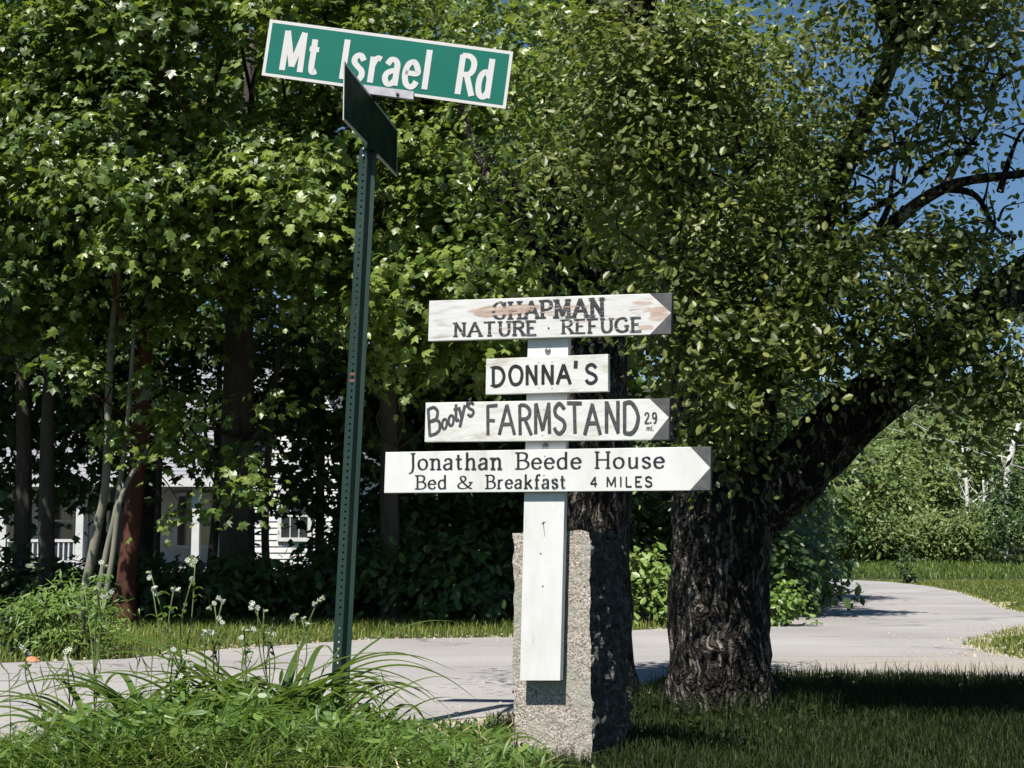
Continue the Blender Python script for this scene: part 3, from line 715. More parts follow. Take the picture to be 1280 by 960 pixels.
# peeling paint material for the top sign (worn wood patches in sign coordinates)
def peel_mat(name, base_col, patches, plane_o, letter=False):
    m, n, l, b = new_mat(name)
    tc = nd(n, 'ShaderNodeTexCoord'); geo = nd(n, 'ShaderNodeNewGeometry')
    mp = nd(n, 'ShaderNodeVectorMath', operation='SUBTRACT'); l.new(geo.outputs['Position'], mp.inputs[0]); mp.inputs[1].default_value = plane_o
    du = nd(n, 'ShaderNodeVectorMath', operation='DOT_PRODUCT'); l.new(mp.outputs[0], du.inputs[0]); du.inputs[1].default_value = U
    dz = nd(n, 'ShaderNodeVectorMath', operation='DOT_PRODUCT'); l.new(mp.outputs[0], dz.inputs[0]); dz.inputs[1].default_value = Z
    cb = nd(n, 'ShaderNodeCombineXYZ'); l.new(du.outputs['Value'], cb.inputs[0]); l.new(dz.outputs['Value'], cb.inputs[1])
    st = nd(n, 'ShaderNodeMapping'); st.inputs['Scale'].default_value = (9, 70, 1); l.new(cb.outputs[0], st.inputs[0])
    t = nd(n, 'ShaderNodeTexNoise'); t.inputs['Scale'].default_value = 1; t.inputs['Detail'].default_value = 8; l.new(st.outputs[0], t.inputs[0])
    acc = None
    for (cx, cz, rx, rz, amp) in patches:
        s1 = nd(n, 'ShaderNodeVectorMath', operation='SUBTRACT'); l.new(cb.outputs[0], s1.inputs[0]); s1.inputs[1].default_value = (cx, cz, 0)
        s2 = nd(n, 'ShaderNodeVectorMath', operation='DIVIDE'); l.new(s1.outputs[0], s2.inputs[0]); s2.inputs[1].default_value = (rx, rz, 1)
        s3 = nd(n, 'ShaderNodeVectorMath', operation='LENGTH'); l.new(s2.outputs[0], s3.inputs[0])
        mr = nd(n, 'ShaderNodeMapRange'); mr.inputs[1].default_value = .55; mr.inputs[2].default_value = 1.25; mr.inputs[3].default_value = amp; mr.inputs[4].default_value = 0
        l.new(s3.outputs['Value'], mr.inputs[0])
        if acc is None: acc = mr.outputs[0]
        else:
            mxx = nd(n, 'ShaderNodeMath', operation='MAXIMUM'); l.new(acc, mxx.inputs[0]); l.new(mr.outputs[0], mxx.inputs[1]); acc = mxx.outputs[0]
    ad = nd(n, 'ShaderNodeMath', operation='ADD'); l.new(acc, ad.inputs[0]); l.new(t.outputs[0], ad.inputs[1])
    th = nd(n, 'ShaderNodeMapRange'); th.inputs[1].default_value = .80; th.inputs[2].default_value = .90; l.new(ad.outputs[0], th.inputs[0])
    wood = ramp(n, [(.3, (.24, .15, .12)), (.5, (.42, .31, .25)), (.7, (.55, .47, .41))]); l.new(t.outputs[0], wood.inputs[0])
    if letter:
        # worn letters fall back to paint / wood
        t2 = nd(n, 'ShaderNodeTexNoise'); t2.inputs['Scale'].default_value = 3; t2.inputs['Detail'].default_value = 6; l.new(st.outputs[0], t2.inputs[0])
        r2 = ramp(n, [(.40, (.025, .025, .028)), (.60, (.05, .05, .055)), (.68, (.5, .5, .49))]); l.new(t2.outputs[0], r2.inputs[0])
        src = r2.outputs[0]
    else:
        r2 = ramp(n, [(.3, (.42, .40, .38)), (.42, (.62, .61, .6)), (.8, (.70, .70, .69))]); l.new(t.outputs[0], r2.inputs[0]); src = r2.outputs[0]
    mx = nd(n, 'ShaderNodeMix', data_type='RGBA'); l.new(th.outputs[0], mx.inputs[0]); l.new(src, mx.inputs['A']); l.new(wood.outputs[0], mx.inputs['B'])
    l.new(mx.outputs['Result'], b.inputs['Base Color']); b.inputs['Roughness'].default_value = .65
    bp = nd(n, 'ShaderNodeBump'); bp.inputs['Strength'].default_value = .3; bp.inputs['Distance'].default_value = .003
    l.new(t.outputs[0], bp.inputs['Height']); l.new(bp.outputs[0], b.inputs['Normal'])
    return m
def uz(px, py):
    q = on_plane(px, py, PS, N0) - PS; return q.dot(U), q.dot(Z)
pats = []
for (px, py, rx, ry, a) in [(610, 390, 30, 10, .46), (645, 387, 44, 10, .48), (705, 388, 50, 10, .36), (745, 400, 60, 4, .3), (640, 410, 60, 3, .28), (640, 398, 60, 3, .25), (800, 385, 22, 16, .34), (825, 392, 18, 14, .40), (765, 408, 45, 3.5, .28), (808, 410, 18, 6, .34)]:
    a0, b0 = uz(px, py); a1, _ = uz(px + rx, py); _, b1 = uz(px, py + ry); pats.append((a0, b0, abs(a1 - a0), abs(b1 - b0), a))
M['peel'] = peel_mat('peeling_white_paint', None, pats, PS)
M['peel_letter'] = peel_mat('worn_black_letter_paint', None, [(p[0], p[1], p[2] * .9, p[3] * .8, p[4] * .8) for p in pats[:4]], PS, True)

def sign_board(corners, shoulders, tip, mat, label, th=.020):
    """corners TL,TR,BR,BL; shoulders top,bottom; white arrow on a board with dark painted corners"""
    TL, TR, BR, BL = [on_plane(*p, PS, N0) for p in corners]
    mb = MB()
    if tip is None:
        mb.prism([BL, BR, TR, TL], -N0 * th)
    else:
        S1, S2 = [on_plane(*p, PS, N0) for p in shoulders]
        tp = on_plane(*tip, PS, N0)
        # shoulders must lie on the board edges, the tip on its right edge
        S1 = TL.lerp(TR, (S1 - TL).dot(TR - TL) / (TR - TL).length_squared)
        S2 = BL.lerp(BR, (S2 - BL).dot(BR - BL) / (BR - BL).length_squared)
        tp = TR.lerp(BR, (tp - TR).dot(BR - TR) / (BR - TR).length_squared)
        pts = [BL, S2, BR, tp, TR, S1, TL]; bk = [p - N0 * th for p in pts]
        mb.add(pts + bk, [(0, 1, 3, 5, 6)], 0); mb.f += [(1, 2, 3), (3, 4, 5)]; mb.i += [1, 1]
        mb.f.append((13, 12, 11, 10, 9, 8, 7)); mb.i.append(0)
        for i in range(7):
            j = (i + 1) % 7; mb.f.append((i, 7 + i, 7 + j, j)); mb.i.append(1 if i in (1, 2, 3, 4) else 0)
    # lightly rounded edges
    o = mb.build('sign_board', [mat, M['grey_paint']], signpost)
    o['label'] = label
    bv = o.modifiers.new('bevel', 'BEVEL'); bv.width = .0016; bv.segments = 2; bv.limit_method = 'ANGLE'
    return o

# ---- stroke lettering
def C_(*p): return ('c', p)
def L_(*p): return ('l', p)
GL = {
 'A': (.76, [L_((0, 0), (.38, 1)), L_((.38, 1), (.76, 0)), L_((.14, .36), (.62, .36))], [(0, 0), (.76, 0)]),
 'B': (.6, [L_((.08, 0), (.08, 1)), C_((.08, 1), (.34, 1), (.5, .9), (.52, .76), (.46, .6), (.3, .53), (.08, .53)), C_((.08, .53), (.36, .53), (.55, .42), (.6, .26), (.54, .1), (.36, 0), (.08, 0))], [(.04, 0), (.04, 1)]),
 'C': (.7, [C_((.66, .78), (.52, .95), (.36, 1), (.14, .88), (.02, .62), (.02, .38), (.14, .12), (.36, 0), (.54, .05), (.68, .24)), L_((.66, .72), (.66, .98))], []),
 'D': (.7, [L_((.08, 0), (.08, 1)), C_((.08, 1), (.36, 1), (.58, .86), (.7, .6), (.7, .4), (.58, .14), (.36, 0), (.08, 0))], [(.04, 0), (.04, 1)]),
 'E': (.58, [L_((.08, 0), (.08, 1)), L_((.08, 1), (.56, 1)), L_((.08, .52), (.42, .52)), L_((.08, 0), (.58, 0))], [(.04, 0), (.04, 1)]),
 'F': (.56, [L_((.08, 0), (.08, 1)), L_((.08, 1), (.58, 1)), L_((.08, .5), (.44, .5))], [(.08, 0), (.04, 1)]),
 'G': (.74, [C_((.66, .8), (.52, .96), (.36, 1), (.14, .88), (.02, .62), (.02, .38), (.14, .12), (.36, 0), (.56, .04), (.68, .14)), L_((.68, .12), (.68, .42))], [(.64, .42)]),
 'H': (.74, [L_((.1, 0), (.1, 1)), L_((.64, 0), (.64, 1)), L_((.1, .52), (.64, .52))], [(.1, 0), (.1, 1), (.64, 0), (.64, 1)]),
 'I': (.2, [L_((.1, 0), (.1, 1))], [(.1, 0), (.1, 1)]),
 'J': (.3, [C_((.2, 1), (.2, .5), (.2, .1), (.12, -.16), (-.04, -.24))], [(.2, 1)]),
 'L': (.52, [L_((.08, 0), (.08, 1)), L_((.08, 0), (.52, 0))], [(.04, 0), (.08, 1)]),
 'M': (.86, [L_((.08, 0), (.1, 1)), L_((.1, 1), (.43, .12)), L_((.43, .12), (.76, 1)), L_((.76, 1), (.78, 0))], [(.08, 0), (.1, 1), (.76, 1), (.78, 0)]),
 'N': (.74, [L_((.1, 0), (.1, 1)), L_((.1, 1), (.64, 0)), L_((.64, 0), (.64, 1))], [(.1, 0), (.08, 1), (.64, 1)]),
 'O': (.76, [C_((.38, 1), (.14, .9), (.02, .62), (.02, .38), (.14, .1), (.38, 0), (.62, .1), (.74, .38), (.74, .62), (.62, .9), (.38, 1))], []),
 'P': (.56, [L_((.08, 0), (.08, 1)), C_((.08, 1), (.36, 1), (.54, .9), (.58, .74), (.52, .58), (.36, .48), (.08, .48))], [(.08, 0), (.04, 1)]),
 'R': (.64, [L_((.08, 0), (.08, 1)), C_((.08, 1), (.36, 1), (.54, .9), (.58, .75), (.52, .6), (.36, .52), (.08, .52)), L_((.34, .5), (.64, 0))], [(.08, 0), (.04, 1), (.62, 0)]),
 'S': (.56, [C_((.52, .84), (.4, .97), (.26, 1), (.1, .92), (.05, .76), (.12, .61), (.3, .52), (.47, .41), (.54, .25), (.46, .08), (.28, 0), (.12, .04), (.02, .18))], []),
 'T': (.7, [L_((.35, 0), (.35, 1)), L_((0, 1), (.7, 1))], [(.35, 0)]),
 'U': (.72, [C_((.1, 1), (.1, .6), (.1, .3), (.2, .06), (.37, 0), (.54, .06), (.63, .3), (.63, .6), (.63, 1))], [(.1, 1), (.63, 1)]),
 'a': (.48, [C_((.06, .52), (.16, .64), (.3, .64), (.4, .54), (.4, .36)), L_((.4, .5), (.4, .0)), C_((.4, .38), (.2, .34), (.06, .26), (.03, .13), (.12, .01), (.26, .02), (.4, .14))], []),
 'd': (.52, [L_((.44, 0), (.44, 1)), C_((.44, .5), (.34, .63), (.22, .65), (.08, .54), (.03, .33), (.08, .1), (.22, 0), (.34, .03), (.44, .15))], []),
 'e': (.48, [C_((.05, .36), (.44, .36), (.44, .5), (.34, .63), (.24, .65), (.1, .56), (.03, .33), (.1, .08), (.26, 0), (.38, .04), (.45, .14))], []),
 'f': (.34, [C_((.38, .96), (.28, 1), (.17, .9), (.15, .7), (.15, .4), (.15, 0)), L_((.02, .62), (.32, .62))], [(.15, 0)]),
 'h': (.54, [L_((.1, 0), (.1, 1)), C_((.1, .46), (.2, .6), (.32, .65), (.43, .56), (.45, .4), (.45, 0))], [(.1, 0), (.45, 0)]),
 'i': (.2, [L_((.1, 0), (.1, .62)), L_((.1, .82), (.1, .9))], []),
 'k': (.52, [L_((.1, 0), (.1, 1)), L_((.1, .25), (.46, .64)), L_((.24, .4), (.5, 0))], [(.1, 0)]),
 'l': (.2, [L_((.1, 0), (.1, 1))], [(.1, 0)]),
 'm': (.8, [L_((.1, 0), (.1, .64)), C_((.1, .46), (.2, .62), (.32, .62), (.4, .5), (.4, 0)), C_((.4, .46), (.5, .62), (.62, .62), (.7, .5), (.7, 0))], []),
 'n': (.54, [L_((.1, 0), (.1, .64)), C_((.1, .46), (.2, .6), (.32, .65), (.43, .56), (.45, .4), (.45, 0))], [(.1, 0), (.45, 0), (.06, .64)]),
 'o': (.52, [C_((.26, .65), (.1, .56), (.03, .33), (.1, .09), (.26, 0), (.42, .09), (.49, .33), (.42, .56), (.26, .65))], []),
 'r': (.38, [L_((.1, 0), (.1, .64)), C_((.1, .42), (.18, .57), (.27, .64), (.37, .62))], [(.1, 0)]),
 's': (.4, [C_((.37, .54), (.28, .64), (.18, .65), (.07, .58), (.06, .46), (.2, .35), (.34, .26), (.37, .13), (.28, .02), (.17, 0), (.03, .12))], []),
 't': (.34, [C_((.14, .86), (.14, .5), (.14, .14), (.2, .02), (.33, .05)), L_((.0, .62), (.32, .62))], []),
 'u': (.54, [C_((.1, .64), (.1, .25), (.13, .06), (.25, 0), (.36, .06), (.45, .2)), L_((.45, .64), (.45, 0))], []),
 'y': (.46, [L_((.04, .62), (.22, .05)), L_((.42, .66), (.1, -.35))], []),
 '2': (.5, [C_((.04, .78), (.12, .95), (.26, 1), (.42, .9), (.43, .7), (.3, .45), (.03, .02)), L_((.03, 0), (.48, 0))], []),
 '4': (.56, [L_((.4, 0), (.4, 1)), L_((.4, 1), (.03, .3)), L_((.03, .3), (.55, .3))], []),
 '9': (.5, [C_((.44, .72), (.4, .92), (.26, 1), (.1, .92), (.05, .72), (.12, .52), (.27, .46), (.4, .54), (.45, .72), (.45, .4), (.36, .1), (.2, 0))], []),
 '&': (.78, [C_((.74, .5), (.66, .26), (.46, .05), (.26, 0), (.08, .08), (.04, .26), (.14, .44), (.34, .58), (.44, .74), (.4, .93), (.28, 1), (.17, .9), (.2, .7), (.36, .42), (.58, .12), (.76, 0)), L_((.6, .5), (.82, .5))], []),
 "'": (.14, [L_((.08, 1.04), (.06, .72))], []),
 '.': (.14, [L_((.06, 0), (.06, .09))], []),
 '·': (.2, [L_((.08, .44), (.08, .54))], []),
}
def lettering(parent, plane_p, plane_n, text, pl, pr, cap, mat, thick=.13, thin=.13, nib=0.0, serif=0.0, gap=.16, up=(0, -1), wob=0.0, proud=.0012, seed=1, name='lettering'):
    """writes text between the baseline pixels pl and pr, cap = letter height in photo pixels"""
    rs = random.Random(seed)
    O = on_plane(*pl, plane_p, plane_n); R = on_plane(*pr, plane_p, plane_n)
    Tp = on_plane(pl[0] + up[0] * cap, pl[1] + up[1] * cap, plane_p, plane_n); UP = Tp - O
    adv = [GL[c][0] + gap if c != ' ' else .4 for c in text]; tot = sum(adv) - gap
    ex = (R - O) / tot; mb = MB(); hx = ex.normalized(); H = UP.length; x = 0; lift = [0]
    sx = ex.length / H           # horizontal unit relative to cap height
    def ribbon(pts, ws):
        q = [O + ex * p[0] + UP * p[1] for p in pts]; n = len(q); v = []
        lift[0] += 1; off = plane_n * (proud + .00008 * lift[0])
        for i, p in enumerate(q):
            d = (q[min(i + 1, n - 1)] - q[max(i - 1, 0)]).normalized(); s = plane_n.cross(d) * ws[i] * .5
            e = d * (ws[i] * .12 if i == n - 1 else (-ws[i] * .12 if i == 0 else 0))
            v += [p - s + off + e, p + s + off + e]
        b = len(mb.v); mb.v += v + [k - plane_n * .0009 for k in v]
        m = 2 * n
        for i in range(n - 1):
            a = b + 2 * i
            mb.f += [(a, a + 1, a + 3, a + 2), (a + m, a + 2 + m, a + 3 + m, a + 1 + m), (a, a + 2, a + 2 + m, a + m), (a + 1, a + 1 + m, a + 3 + m, a + 3)]; mb.i += [0] * 4
    for c, ad in zip(text, adv):
        if c != ' ':
            wd, strokes, ser = GL[c]
            jx, jy = rs.uniform(-wob, wob), rs.uniform(-wob, wob)
            for kind, pts in strokes:
                P3 = [Vector((p[0] + x + jx + rs.uniform(-wob, wob) * .4, p[1] + jy + rs.uniform(-wob, wob) * .6, 0)) for p in pts]
                if kind == 'c': P3 = smooth_path(P3, 5)
                elif len(P3) == 2: P3 = [P3[0].lerp(P3[1], t / 3) for t in range(4)]
                n = len(P3); ws = []
                for i in range(n):
                    d = P3[min(i + 1, n - 1)] - P3[max(i - 1, 0)]
                    ang = math.atan2(d.y, d.x * sx)
                    k = abs(math.sin(ang - nib)); ws.append(H * (thin + (thick - thin) * k ** 1.4) * (1 + rs.uniform(-1, 1) * wob * 1.2))
                ribbon(P3, ws)
            if serif:
                for (a, b_) in ser:
                    hw = serif / sx * .5
                    ribbon([Vector((x + a - hw, b_, 0)), Vector((x + a, b_, 0)), Vector((x + a + hw, b_, 0))], [H * .06, H * .085, H * .06])
        x += ad
    return mb.build(name, mat, parent)

b1 = sign_board([(536.5, 376), (840, 366), (838.5, 417.5), (535, 426.5)], [(812, 366.5), (812, 418.5)], (838.5, 391), M['peel'], 'peeling white arrow board reading CHAPMAN NATURE REFUGE, topmost of the four')
k1 = dict(thick=.23, thin=.08, nib=.12, serif=.40, gap=.2, wob=.02)
lettering(b1, PS, N0, 'CHAPMAN', (617, 399), (755, 394), 20.5, M['peel_letter'], seed=1, **k1)
lettering(b1, PS, N0, 'NATURE', (567.5, 420.5), (671, 417.7), 16.5, M['peel_letter'], seed=2, **k1)
lettering(b1, PS, N0, 'REFUGE', (703, 416.6), (802, 413.5), 16.5, M['peel_letter'], seed=3, **k1)
lettering(b1, PS, N0, '·', (685, 416), (687, 416), 12, M['black_paint'], thick=.2, thin=.2)
b2 = sign_board([(607.6, 448.6), (760, 442.5), (760, 489.2), (606.8, 493.2)], None, None, M['white_paint_old'], "small white rectangular board reading DONNA'S")
k2 = dict(thick=.18, thin=.175, gap=.2, wob=.025)
lettering(b2, PS, N0, 'D', (615.5, 482), (630, 481.5), 23, M['black_paint'], serif=.3, seed=4, **k2)
lettering(b2, PS, N0, 'ONNA', (637, 481), (713, 479), 23, M['black_paint'], seed=5, **k2)
lettering(b2, PS, N0, "'", (718, 478.5), (721.5, 478.5), 26, M['black_paint'], thick=.2, thin=.2)
lettering(b2, PS, N0, 'S', (732, 479.5), (745.5, 479), 23, M['black_paint'], seed=6, **k2)
for p in [(673.5, 453), (690, 452.5), (673.5, 485), (690, 485)]: disc(b2, 'nail', on_plane(*p, PS, N0), N0, .0022, .0012, M['bolt'], 8)
b3 = sign_board([(532, 503.3), (837, 498), (836, 549.7), (530.6, 552.5)], [(812, 498.4), (813.5, 549.8)], (836, 521.6), M['white_paint_old'], "white arrow board with hand painted Booty's FARMSTAND 2.9")
k3 = dict(thick=.12, thin=.11, gap=.15, wob=.035)
lettering(b3, PS, N0, 'B', (535.5, 544), (551, 540), 33, M['grey_marker'], up=(-.06, -1), seed=7, **k3)
lettering(b3, PS, N0, 'o', (552.5, 537), (559, 535), 19, M['grey_marker'], thick=.17, thin=.16, seed=8)
lettering(b3, PS, N0, 'o', (560.5, 533), (567.5, 531), 20, M['grey_marker'], thick=.17, thin=.16, seed=18)
lettering(b3, PS, N0, 't', (567.5, 527), (574, 525.5), 24, M['grey_marker'], thick=.16, thin=.16, seed=9)
lettering(b3, PS, N0, 'y', (573, 525), (582, 523), 25, M['grey_marker'], thick=.16, thin=.16, seed=19)
lettering(b3, PS, N0, "'", (583.5, 523), (585, 523), 20, M['grey_marker'], thick=.17, thin=.17)
lettering(b3, PS, N0, 's', (584.5, 521), (592.5, 519), 25, M['grey_marker'], thick=.14, thin=.14, seed=10)
lettering(b3, PS, N0, 'FARMSTAND', (608, 543.5), (797, 540), 36, M['grey_marker'], seed=11, **k3)
lettering(b3, PS, N0, '2.9', (806, 529), (821, 529), 13, M['grey_marker'], thick=.17, thin=.15, gap=.1, seed=12)
lettering(b3, PS, N0, 'mi.', (808, 538), (817, 538), 6, M['grey_marker'], thick=.2, thin=.15, gap=.1)
for p in [(680, 512), (678, 544)]: disc(b3, 'nail', on_plane(*p, PS, N0), N0, .0022, .0012, M['bolt'], 8)
b4 = sign_board([(481.8, 565.2), (888.5, 558.2), (888, 613), (480, 616.3)], [(863, 558.6), (862, 613.2)], (888, 584.6), M['white_paint'], 'long white arrow board reading Jonathan Beede House Bed & Breakfast 4 MILES')
k4 = dict(thick=.165, thin=.055, nib=.2, serif=.32, gap=.17)
lettering(b4, PS, N0, 'Jonathan', (512, 587), (627, 585.8), 20, M['black_paint'], **k4)
lettering(b4, PS, N0, 'Beede', (646, 586), (726, 585.3), 20, M['black_paint'], **k4)
lettering(b4, PS, N0, 'House', (744, 585), (830, 584.5), 20, M['black_paint'], **k4)
lettering(b4, PS, N0, 'Bed', (520.5, 611), (558, 610.7), 16.5, M['black_paint'], **k4)
lettering(b4, PS, N0, '&', (572, 610.6), (590, 610.6), 15.5, M['black_paint'], **k4)
lettering(b4, PS, N0, 'Breakfast', (608, 610.4), (707, 609.6), 16.5, M['black_paint'], **k4)
lettering(b4, PS, N0, '4', (738, 608.5), (746.5, 608.4), 12, M['black_paint'], thick=.17, thin=.15)
lettering(b4, PS, N0, 'MILES', (758, 608.3), (815, 608), 12, M['black_paint'], thick=.17, thin=.15, gap=.3)
for p in [(681, 570), (680, 594)]: disc(b4, 'nail', on_plane(*p, PS, N0), N0, .0026, .0014, M['bolt'], 8)

# ------------------------------------------------------------------ street sign
pb = P(421.5, 925, 5.45); pb.z = 0; ptop = P(460, 186, 5.45)
street = thing('street_sign_post', 'tall green perforated steel pole with green road name sign, leaning slightly', 'street sign', pb)
def channel_pole():
    ax = (ptop - pb).normalized(); L = (ptop - pb).length
    yaw = math.radians(22); X = Vector((math.cos(yaw), -math.sin(yaw), 0)); Y = ax.cross(X).normalized(); X = Y.cross(ax)   # Y points away from the camera
    if Y.y < 0: Y = -Y
    th = .003; mb = MB()
    hole_r = .0048; pitch = .0254; n = int((L - .01) / pitch); w2 = .0155
    def at(x, y, z): return pb + X * x + Y * y + ax * z
    zs = -.1
    # web with real holes (front sheet only, two skins)
    for skin in (0, 1):
        yo = -.030 + skin * th
        mb.add([at(-w2, yo, zs), at(w2, yo, zs), at(w2, yo, 0), at(-w2, yo, 0)], [(0, 1, 2, 3)])
        for k in range(n):
            z0 = k * pitch; zc = z0 + pitch / 2; sq = [(-w2, z0), (0, z0), (w2, z0), (w2, zc), (w2, z0 + pitch), (0, z0 + pitch), (-w2, z0 + pitch), (-w2, zc)]
            hl = [(hole_r * math.cos(a), zc + hole_r * math.sin(a)) for a in [math.radians(q) for q in (225, 270, 315, 0, 45, 90, 135, 180)]]
            vs = [at(a, yo, b) for a, b in sq] + [at(a, yo, b) for a, b in hl]
            mb.add(vs, [(i, (i + 1) % 8, 8 + (i + 1) % 8, 8 + i) for i in range(8)])
        mb.add([at(-w2, yo, n * pitch), at(w2, yo, n * pitch), at(w2, yo, L), at(-w2, yo, L)], [(0, 1, 2, 3)])
    # side walls and flanges
    for s in (-1, 1):
        prof = [(s * w2, -.030), (s * (w2 + .006), -.004), (s * (w2 + .022), 0), (s * (w2 + .022), th), (s * (w2 + .004), .001), (s * (w2 - .003), -.030 + th)]
        nP = len(prof); v = [at(a, b, zs) for a, b in prof] + [at(a, b, L) for a, b in prof]
        mb.add(v, [(i, (i + 1) % nP, nP + (i + 1) % nP, nP + i) for i in range(nP)] + [tuple(range(nP)), tuple(range(2 * nP - 1, nP - 1, -1))])
    mb.build('pole', M['pole'], street)
    # rust patch seen part-way up
    zp = 0
    r0 = (P(443, 470, 5.42) - pb).dot(ax)
    rp = MB()
    rpts = [(-.010, -.020), (.006, -.018), (.010, .0), (.007, .018), (-.008, .02), (-.012, .002)]
    zc = (math.floor(r0 / pitch)) * pitch
    for k in (0, 1):
        rp.prism([at(-.012, -.0304, zc + k * pitch - .004), at(.011, -.0304, zc + k * pitch - .004), at(.012, -.0304, zc + k * pitch + .004), at(-.011, -.0304, zc + k * pitch + .004)], Y * .0003)
    rp.build('rust_patch', M['rust'], street)
    return ax, X, Y
AX, PX, PY = channel_pole()
NG = Vector((-.03, -1, -.0)).normalized(); GP = P(484, 80, 5.42)
def flat_panel(name, corners, th, mats, parent, n, p0):
    q = [on_plane(*c, p0, n) for c in corners]; mb = MB(); mb.prism([q[3], q[2], q[1], q[0]], -n * th); return mb.build(name, mats, parent), q
def inset(q, f):
    TL, TR, BR, BL = q; ex = (TR - TL).normalized() * f; ey = (BL - TL).normalized() * f
    return [TL + ex + ey, TR - ex + ey, BR - ex - ey, BL + ex - ey]
gs, q = flat_panel('sign_panel', [(337.5, 24), (641.5, 64.5), (632, 136), (327, 94)], .004, M['sign_white'], street, NG, GP)
gs['label'] = 'white bordered green road name panel reading Mt Israel Rd'
qi = inset(q, .0125); mb = MB(); mb.prism([p + NG * .0006 for p in (qi[3], qi[2], qi[1], qi[0])], -NG * .0004); mb.build('green_field', M['green_sign'], gs)
upv = Vector((337.5 - 327, 24 - 94)).normalized()
kg = dict(thick=.15, thin=.135, gap=.2, up=(upv.x, upv.y), proud=.0014)
lettering(gs, GP, NG, 'Mt', (350, 86.5), (394.5, 92), 48, M['sign_white'], **kg)
lettering(gs, GP, NG, 'Israel', (424, 97.5), (534, 111.5), 48, M['sign_white'], **kg)
lettering(gs, GP, NG, 'Rd', (569.5, 116.5), (611, 122.5), 48, M['sign_white'], **kg)
# second blade, seen nearly edge-on
a0, a1, a2, a3 = P(430.5, 76, 5.06), P(497, 162, 5.86), P(490.5, 221, 5.86), P(424, 150, 5.06)
a2 = Vector((a1.x, a1.y, a2.z)); a3 = Vector((a0.x, a0.y, a3.z))
e = (a1 - a0).normalized(); e2 = (a3 - a0).normalized(); NB = e.cross(e2).normalized()
if NB.x < 0: NB = -NB
mb = MB(); mb.prism([a3, a2, a1, a0], -NB * .003); bl = mb.build('sign_panel', M['sign_white'], street)
bl['label'] = 'second road name panel seen almost edge on, its shade painted as darker green'
qi = inset([a0, a1, a2, a3], .011); mb = MB(); mb.prism([p + NB * .0006 for p in (qi[3], qi[2], qi[1], qi[0])], -NB * .0004); mb.build('green_field', M['shade_sign'], bl)
qi = inset([a0, a1, a2, a3], .0); mb = MB(); mb.prism([p - NB * .0035 for p in (qi[3], qi[2], qi[1], qi[0])], NB * .0004); mb.build('back_sheet', M['shade_sign'], bl)
# bracket bar under the green panel, cross clamp, pole cap
br = [on_plane(*p, GP + NG * .009, NG) for p in [(452, 105.5), (517, 114), (516.5, 124), (452, 116)]]
mb = MB(); mb.prism([br[3], br[2], br[1], br[0]], -NG * .020); mb.build('bracket', M['galv'], street)
disc(street, 'bolt', on_plane(497, 118, GP + NG * .009, NG), NG, .0065, .006, M['grey_marker'])
cc = a0.lerp(a1, .5); mb = MB()
mb.tube([cc - e2 * .03, cc + e2 * .012], [.016, .016], 8); mb.build('cross_clamp', M['grey_marker'], street)
bm_ = a3.lerp(a2, .47); mb = MB()
mb.prism([bm_ + NB * .014 - e * .05 - e2 * .03, bm_ + NB * .014 + e * .05 - e2 * .03, bm_ + NB * .014 + e * .05 + e2 * .012, bm_ + NB * .014 - e * .05 + e2 * .012], -NB * .028)
mb.build('lower_clamp', M['shade_sign'], street)
mb = MB(); mb.tube([ptop - AX * .03, ptop + AX * .012, bm_ + e2 * .01], [.017, .017, .014], 10); mb.build('pole_cap', M['pole'], street, True)
for s in (0, .028): disc(street, 'bolt', ptop - PY * .033 - AX * (.01 + s) , -PY, .005, .006, M['galv'])

# ------------------------------------------------------------------ trees
def trunk_mesh(mb, pts, rad, sides=10, rough=.0, seed=0, flare=0):
    """knobbly tapered limb"""
    pts = smooth_path(pts, 6); n = len(pts)
    rr = np.interp(np.linspace(0, 1, n), np.linspace(0, 1, len(rad)), rad)
    b = len(mb.v); X = None
    for i, p in enumerate(pts):
        d = (pts[min(i + 1, n - 1)] - pts[max(i - 1, 0)]).normalized()
        if X is None: X = (Vector((1, 0, 0)) - d * d.x).normalized() if abs(d.x) < .9 else d.orthogonal().normalized()
        X = (X - d * X.dot(d)).normalized(); Y = d.cross(X)
        for k in range(sides):
            a = 2 * math.pi * k / sides; dr = X * math.cos(a) + Y * math.sin(a)
            q = p + dr * rr[i]; r = rr[i]
            if rough:
                s = Vector((q.x, q.y, q.z * .35)) * (2.2 / max(r, .05)) * .5 + Vector((seed, 0, 0))
                r *= 1 + rough * (noise.noise(s) * .9 + noise.noise(s * 2.7) * .55 + abs(noise.noise(s * 6)) * .35)
            if flare: r *= 1 + flare * max(0, 1 - (q.z / .35)) ** 2 * (1 + .35 * math.sin(a * 4 + seed))
            mb.v.append(p + dr * r)
    for i in range(n - 1):
        for k in range(sides):
            k2 = (k + 1) % sides
            mb.f.append((b + i * sides + k, b + i * sides + k2, b + (i + 1) * sides + k2, b + (i + 1) * sides + k)); mb.i.append(0)
    mb.f.append(tuple(b + (n - 1) * sides + k for k in range(sides))); mb.i.append(0)
def limb_to(mb, a, b, r0, rs, sides=6, sag=.12):
    a = Vector(a); b = Vector(b); L = (b - a).length
    m1 = a.lerp(b, .33) + Vector((rs.uniform(-1, 1), rs.uniform(-1, 1), rs.uniform(-.2, 1))) * L * sag
    m2 = a.lerp(b, .7) + Vector((rs.uniform(-1, 1), rs.uniform(-1, 1), rs.uniform(-.5, .6))) * L * sag
    trunk_mesh(mb, [a, m1, m2, b], [r0, r0 * .7, r0 * .4, r0 * .12], sides, .12, rs.random() * 9)
    return m1, m2
